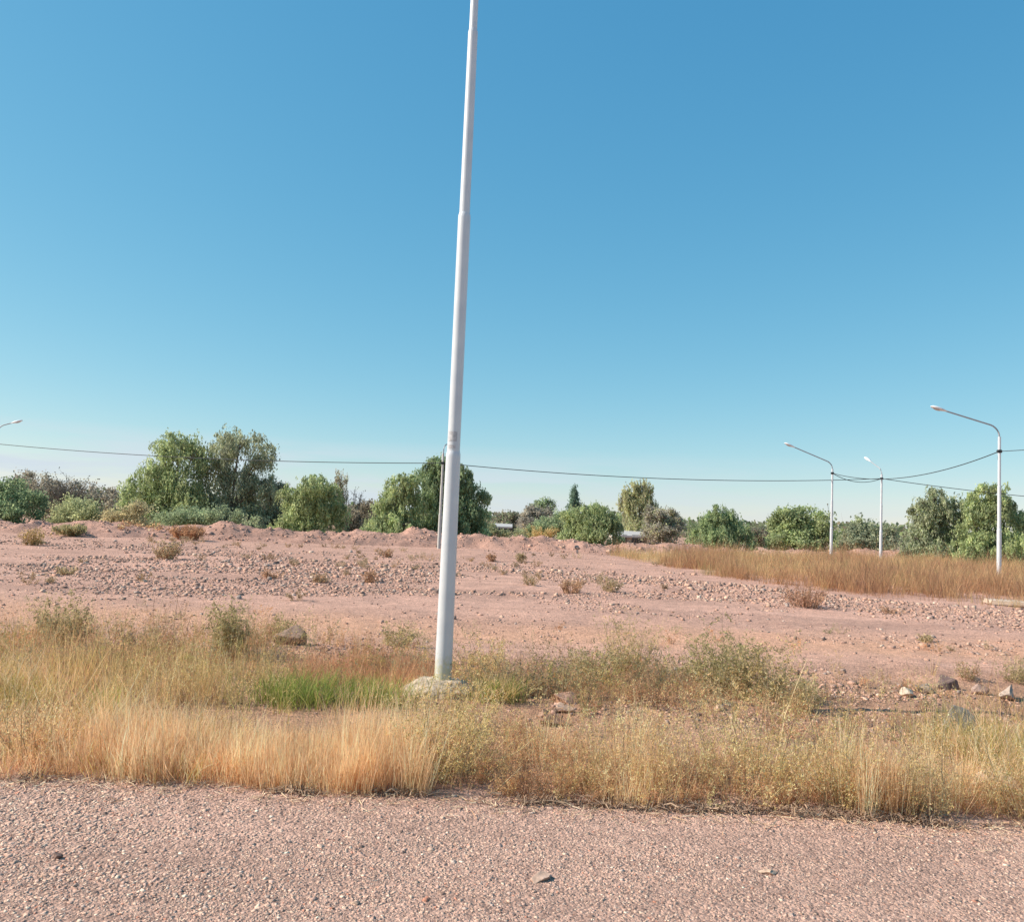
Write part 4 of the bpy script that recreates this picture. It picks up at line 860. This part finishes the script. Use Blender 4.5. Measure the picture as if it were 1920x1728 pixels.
def twiggy(name, label, Y, base_px, px0, px1, top_py, cols, n=60, leaf=0.1, cat='tree', leaves=5):
    """thin-branched, nearly bare tree"""
    s = mpp(Y); b = at(base_px, 1000, Y); root = empty(name, (b[0], Y, 0), label, cat); H = at(base_px, top_py, Y)[2]; w = (px1 - px0) * s
    bm = bmesh.new(); tips = []
    for i in range(n):
        a = rng.uniform(0, 2 * np.pi); r_ = math.sqrt(rng.uniform(0, 1)) * w / 2; h = H * rng.uniform(0.55, 1.0) * (1 - 0.35 * (2 * r_ / w) ** 2)
        e = np.array([math.cos(a) * r_, math.sin(a) * r_, h]); m_ = e * np.array([0.35, 0.35, 0.5]) + rng.normal(0, 0.08, 3)
        tube(bm, [(0, 0, -0.1), m_, e], [0.035, 0.022, 0.006], 5, False)
        for _ in range(5):
            f_ = rng.uniform(0.1, 1); s0 = m_ * (1 - f_) + e * f_; q = s0 + rng.normal(0, 1, 3) * np.array([0.25, 0.25, 0.2]) + np.array([0, 0, 0.3]); tube(bm, [s0, q], [0.012, 0.004], 4, False); tips.append((s0, q))
    from_bm('trunk', bm, plain_mat('grey_twig', (0.17, 0.14, 0.125), 0.9), root)
    T = np.array(tips); k = np.repeat(np.arange(len(T)), leaves); u = rng.uniform(0, 1, len(k))[:, None]; p = T[k, 0] * (1 - u) + T[k, 1] * u + rng.normal(0, 0.06, (len(k), 3))
    rb = Rib(); rb.leaves(p, leaf * rng.uniform(0.6, 1.4, len(k)), leaf * 0.35, pick(cols, len(k), 0.2)); rb.build('crown', M_LEAF, root); return root

# from left to right
tree('broadleaf_tree', 'dark green leafy tree cut by the left edge of the frame', 56, 20, [(10, 935, 45, 34), (50, 945, 34, 28), (-40, 930, 45, 38), (20, 965, 60, 22), (-60, 965, 60, 24)], DARK, 'leafy')
twiggy('bare_tree', 'grey-brown bare tree rising from the thicket at left', 62, 125, 70, 185, 884, GRYT, 70, 0.11)
tree('thicket_tree', 'grey-brown thicket tree right of the bare tree', 64, 150, [(80, 920, 40, 28), (45, 905, 28, 18), (110, 935, 40, 30), (150, 925, 36, 26), (190, 940, 32, 24), (165, 955, 55, 25), (215, 955, 22, 18)], GRYT + BROWN, 'leafy', 0.8)
tree('round_bush', 'domed yellow-green bush on the ridge at left', 47, 158, [(158, 958, 44, 26), (140, 968, 34, 20), (182, 970, 30, 18)], [(0.12, 0.125, 0.055), (0.14, 0.14, 0.06), (0.10, 0.11, 0.05)], 'leafy', 1.0, 0.10, trunk_r=0.06, cat='bush')
tree('pepper_tree', 'tall drooping pepper tree, left one of the twin tall trees', 58, 320, [(338, 832, 40, 30), (300, 858, 38, 34), (365, 850, 28, 34), (280, 890, 36, 34), (330, 895, 44, 40), (262, 925, 32, 36), (310, 935, 48, 36), (360, 935, 30, 40), (275, 955, 38, 20), (345, 960, 40, 18)], PEP, 'droop', 1.0)
tree('pepper_tree', 'greyer drooping pepper tree, right one of the twin tall trees', 59, 430, [(452, 826, 44, 28), (420, 845, 30, 26), (495, 850, 26, 26), (475, 880, 34, 34), (405, 885, 36, 36), (440, 900, 40, 36), (382, 925, 28, 40), (425, 940, 46, 36), (480, 935, 32, 44), (500, 905, 18, 22), (450, 965, 58, 20)], PEPG, 'droop', 0.85)
tree('thicket_tree', 'dark brown shrub between the grey twin tree and the domed pepper tree', 61, 525, [(520, 925, 24, 20), (540, 950, 26, 30), (505, 955, 24, 30)], BROWN[:2] + DARK[:1], 'leafy', 0.9)
tree('scrub_bush', 'low bright green scrub in front of the twin tall trees', 50, 385, [(340, 970, 46, 12), (400, 972, 50, 13), (450, 976, 40, 12)], [(0.085, 0.105, 0.05), (0.10, 0.115, 0.055)], 'leafy', 0.9, 0.10, trunk_r=0.04, cat='bush')
tree('scrub_bush', 'ochre scrub on the ridge right of the domed yellow-green bush', 46, 245, [(225, 977, 34, 10), (265, 982, 34, 10)], [(0.16, 0.13, 0.06), (0.13, 0.11, 0.055)], 'leafy', 0.9, 0.10, trunk_r=0.04, cat='bush')
tree('pepper_tree', 'domed pepper tree with a round top left of the big pole', 54, 582, [(592, 906, 30, 22), (565, 928, 34, 26), (612, 930, 28, 28), (585, 945, 44, 34), (545, 960, 30, 32), (625, 960, 26, 32), (580, 972, 52, 24)], PEP, 'droop')
tree('slender_tree', 'slender olive poplar in the gap left of the dense tree', 66, 640, [(640, 925, 11, 26), (640, 955, 15, 28), (652, 975, 20, 16)], BROWN + YEL[1:2], 'upright', 0.9, 0.11)
twiggy('bare_tree', 'thin brown leafless saplings beside the slender poplar', 66, 662, 642, 690, 912, BROWN, 30, 0.09)
tree('thicket_tree', 'brown low shrub in the gap left of the dense tree', 62, 678, [(668, 968, 24, 20), (695, 965, 20, 22), (680, 982, 30, 14)], BROWN, 'leafy', 0.9)
tree('pepper_tree', 'smaller lighter pepper tree against the left side of the dense tree', 51, 735, [(752, 905, 30, 22), (730, 935, 26, 26), (722, 965, 30, 28), (765, 940, 30, 36), (760, 975, 36, 24), (705, 982, 20, 16)], PEP, 'droop')
tree('pepper_tree', 'dense dark green tree right behind the big pole', 53, 842, [(830, 872, 28, 20), (800, 890, 28, 22), (860, 890, 26, 26), (890, 920, 26, 26), (835, 915, 48, 36), (895, 955, 24, 34), (850, 960, 52, 40), (800, 950, 30, 40), (880, 985, 36, 20), (820, 985, 40, 18)], DARK + PEP[:1], 'droop', 1.1, trunk_r=0.25)
tree('thicket_tree', 'low brown bushes beyond the small white-roofed house', 95, 945, [(935, 975, 18, 11), (960, 972, 16, 10), (985, 976, 12, 10)], BROWN + DARK[:1], 'leafy', 0.9, 0.18)
tree('round_tree', 'round grey-green tree top behind the grey shrub in the middle', 88, 1018, [(1020, 950, 22, 13), (1005, 957, 12, 9)], DARK + GRYT[1:2], 'leafy', 0.9, 0.16)
tree('thicket_tree', 'grey leafless-looking shrub below the round tree top', 80, 1000, [(998, 968, 18, 18), (1020, 972, 20, 18), (985, 982, 14, 12)], GRYT, 'leafy', 0.8, 0.15)
tree('conifer', 'small dark pointed conifer behind the middle pepper tree', 85, 1075, [(1077, 917, 2.2, 8), (1076, 928, 5, 7), (1076, 938, 8, 7), (1075, 948, 11, 8), (1074, 960, 14, 10), (1074, 975, 17, 12)], [(0.055, 0.085, 0.055), (0.07, 0.10, 0.065)], 'leafy', 1.0, 0.11)
tree('scrub_bush', 'light green shrubs left of the middle pepper tree', 70, 1035, [(1025, 985, 24, 16), (1052, 980, 20, 22), (1000, 995, 20, 9)], [(0.095, 0.115, 0.055), (0.11, 0.125, 0.06)], 'leafy', 0.9, 0.13, trunk_r=0.05, cat='bush')
tree('pepper_tree', 'broad flat-topped pepper tree in the middle distance', 62, 1105, [(1085, 962, 28, 20), (1118, 958, 26, 18), (1140, 972, 22, 26), (1075, 982, 24, 26), (1110, 985, 36, 26), (1145, 992, 18, 20)], PEP, 'droop')
tree('poplar_tree', 'yellowing upright poplar, tallest of the middle distance', 78, 1195, [(1185, 935, 14, 20), (1205, 932, 16, 20), (1175, 955, 14, 20), (1200, 960, 26, 26), (1218, 955, 14, 22), (1190, 985, 26, 20)], YEL + BROWN[2:], 'upright', 0.9, 0.16)
tree('thicket_tree', 'grey and yellow shrubby tree right of the yellow poplar', 72, 1245, [(1225, 968, 20, 16), (1250, 975, 22, 18), (1266, 975, 16, 18), (1235, 992, 28, 18), (1262, 995, 20, 16)], GRYT + YEL[:1] + BROWN[:1], 'leafy', 0.8, 0.14)
tree('pepper_tree', 'lone rounded green tree with a pointed top, between two gaps of sky', 64, 1350, [(1356, 958, 18, 18), (1335, 975, 26, 20), (1375, 975, 24, 20), (1350, 992, 44, 24), (1320, 1000, 28, 16), (1385, 998, 24, 20)], DARK + PEP[:2], 'droop')
tree('thicket_tree', 'small brown bush between the lone tree and the wide low tree', 80, 1420, [(1415, 1002, 16, 12), (1435, 1004, 12, 10)], BROWN + DARK[:1], 'leafy', 0.9, 0.14)
tree('pepper_tree', 'wide low green tree beside the long-armed lamp', 64, 1495, [(1478, 972, 24, 18), (1515, 968, 28, 18), (1460, 995, 28, 24), (1500, 995, 42, 26), (1538, 985, 22, 24), (1540, 1008, 22, 16), (1480, 1012, 46, 14)], PEP, 'leafy', 1.1, 0.15)
tree('pepper_tree', 'loose airy green tree behind the slim lamp', 68, 1625, [(1628, 988, 26, 16), (1600, 1000, 18, 16), (1655, 1000, 20, 20), (1630, 1012, 36, 18), (1585, 1015, 26, 14), (1670, 1020, 22, 14)], PEPG, 'leafy', 0.8, 0.15)
tree('pepper_tree', 'drooping pepper tree, left one of the pair by the highest distant lamp', 55, 1750, [(1750, 932, 28, 22), (1735, 955, 22, 26), (1775, 950, 24, 28), (1790, 975, 24, 30), (1745, 985, 36, 34), (1710, 1010, 28, 24), (1770, 1015, 40, 28), (1725, 1028, 40, 16)], PEPG + PEP[:1], 'droop')
tree('pepper_tree', 'drooping pepper tree, right one of the pair by the highest distant lamp', 53, 1850, [(1858, 918, 26, 22), (1838, 940, 24, 28), (1880, 940, 24, 28), (1860, 965, 36, 36), (1822, 985, 26, 34), (1895, 975, 24, 30), (1810, 1020, 30, 26), (1860, 1015, 46, 32), (1890, 1030, 30, 20)], PEP, 'droop')
tree('pepper_tree', 'green tree cut by the right edge of the frame', 54, 1945, [(1925, 975, 26, 26), (1960, 965, 36, 36), (1925, 1015, 32, 28), (1970, 1010, 46, 34)], PEPG, 'droop')
tree('pepper_tree', 'pepper tree standing past the right edge', 58, 2120, [(2110, 960, 50, 40), (2150, 985, 50, 44), (2080, 1000, 46, 40)], PEP, 'droop', 0.8)
tree('pepper_tree', 'pepper tree standing past the left edge', 58, -190, [(-190, 890, 50, 40), (-150, 930, 46, 40), (-220, 935, 50, 36)], PEP, 'droop', 0.8)
twiggy('bare_tree', 'bare grey twigs sticking up left of the wide low tree', 66, 1442, 1430, 1454, 946, BROWN, 9, 0.06, leaves=1)
# far low wood along the horizon
rb = Rib(); n = 26000; x = rng.uniform(-150, 150, n); y = rng.uniform(125, 165, n); hh = 3.4 * (0.35 + 0.9 * fbm(x * 0.06, y * 0.03, 121, 4)); z = hh * rng.uniform(0, 1, n) ** 0.8
rb.leaves(np.stack([x, y, z], 1), 0.7, 0.32, 2.6 * pick(DARK + BROWN[:2] + PEPG, n, 0.2))
tag(rb.build('far_woods', M_LEAF), 'far low belt of trees and scrub along the horizon', 'woods', kind='stuff')

# ================================================================== SMALL HOUSES FAR OFF
def house(px0, px1, eave_py, Y, label, depth=6, rise=0.5):
    a, b = at(px0, eave_py, Y), at(px1, eave_py, Y); w = b[0] - a[0]; h = a[2]; root = empty('house', ((a[0] + b[0]) / 2, Y, 0), label, 'house', 'small houses beyond the ridge')
    bm = bmesh.new(); boxbm(bm, (0, depth / 2, h / 2 - 0.1), w, depth, h + 0.2); from_bm('wall', bm, M_WALLH, root)
    bm = bmesh.new(); pts = [(-w / 2 - 0.15, -0.45, h), (w / 2 + 0.15, -0.45, h), (w / 2 + 0.15, depth + 0.45, h + rise), (-w / 2 - 0.15, depth + 0.45, h + rise)]
    lo_ = [bm.verts.new(p) for p in pts]; hi_ = [bm.verts.new((p[0], p[1], p[2] + 0.16)) for p in pts]
    bm.faces.new(lo_[::-1]); bm.faces.new(hi_)
    for i in range(4): bm.faces.new((lo_[i], lo_[(i + 1) % 4], hi_[(i + 1) % 4], hi_[i]))
    from_bm('roof', bm, M_ROOFW, root)
    for k_ in (-0.28, 0.22):
        bm = bmesh.new(); boxbm(bm, (k_ * w, -0.03, h * 0.55), 1.0, 0.08, 0.9); wi = from_bm('window', bm, M_GLASSD, root)
        bm = bmesh.new(); boxbm(bm, (k_ * w, -0.05, h * 0.55 - 0.5), 1.2, 0.16, 0.09); from_bm('sill', bm, M_WALLH, wi)
    return root
house(926, 958, 989, 90, 'small house with a white roof edge right of the dense tree')
tree('scrub_bush', 'green scrub half hiding the small house right of the dense tree', 68, 935, [(922, 996, 16, 10), (948, 1000, 20, 8), (975, 998, 20, 8)], [(0.09, 0.105, 0.05), (0.12, 0.115, 0.055)], 'leafy', 0.8, 0.12, trunk_r=0.04, cat='bush', skirt=False)
house(1150, 1214, 1006, 72, 'low house with a pale roof under the yellow poplar')
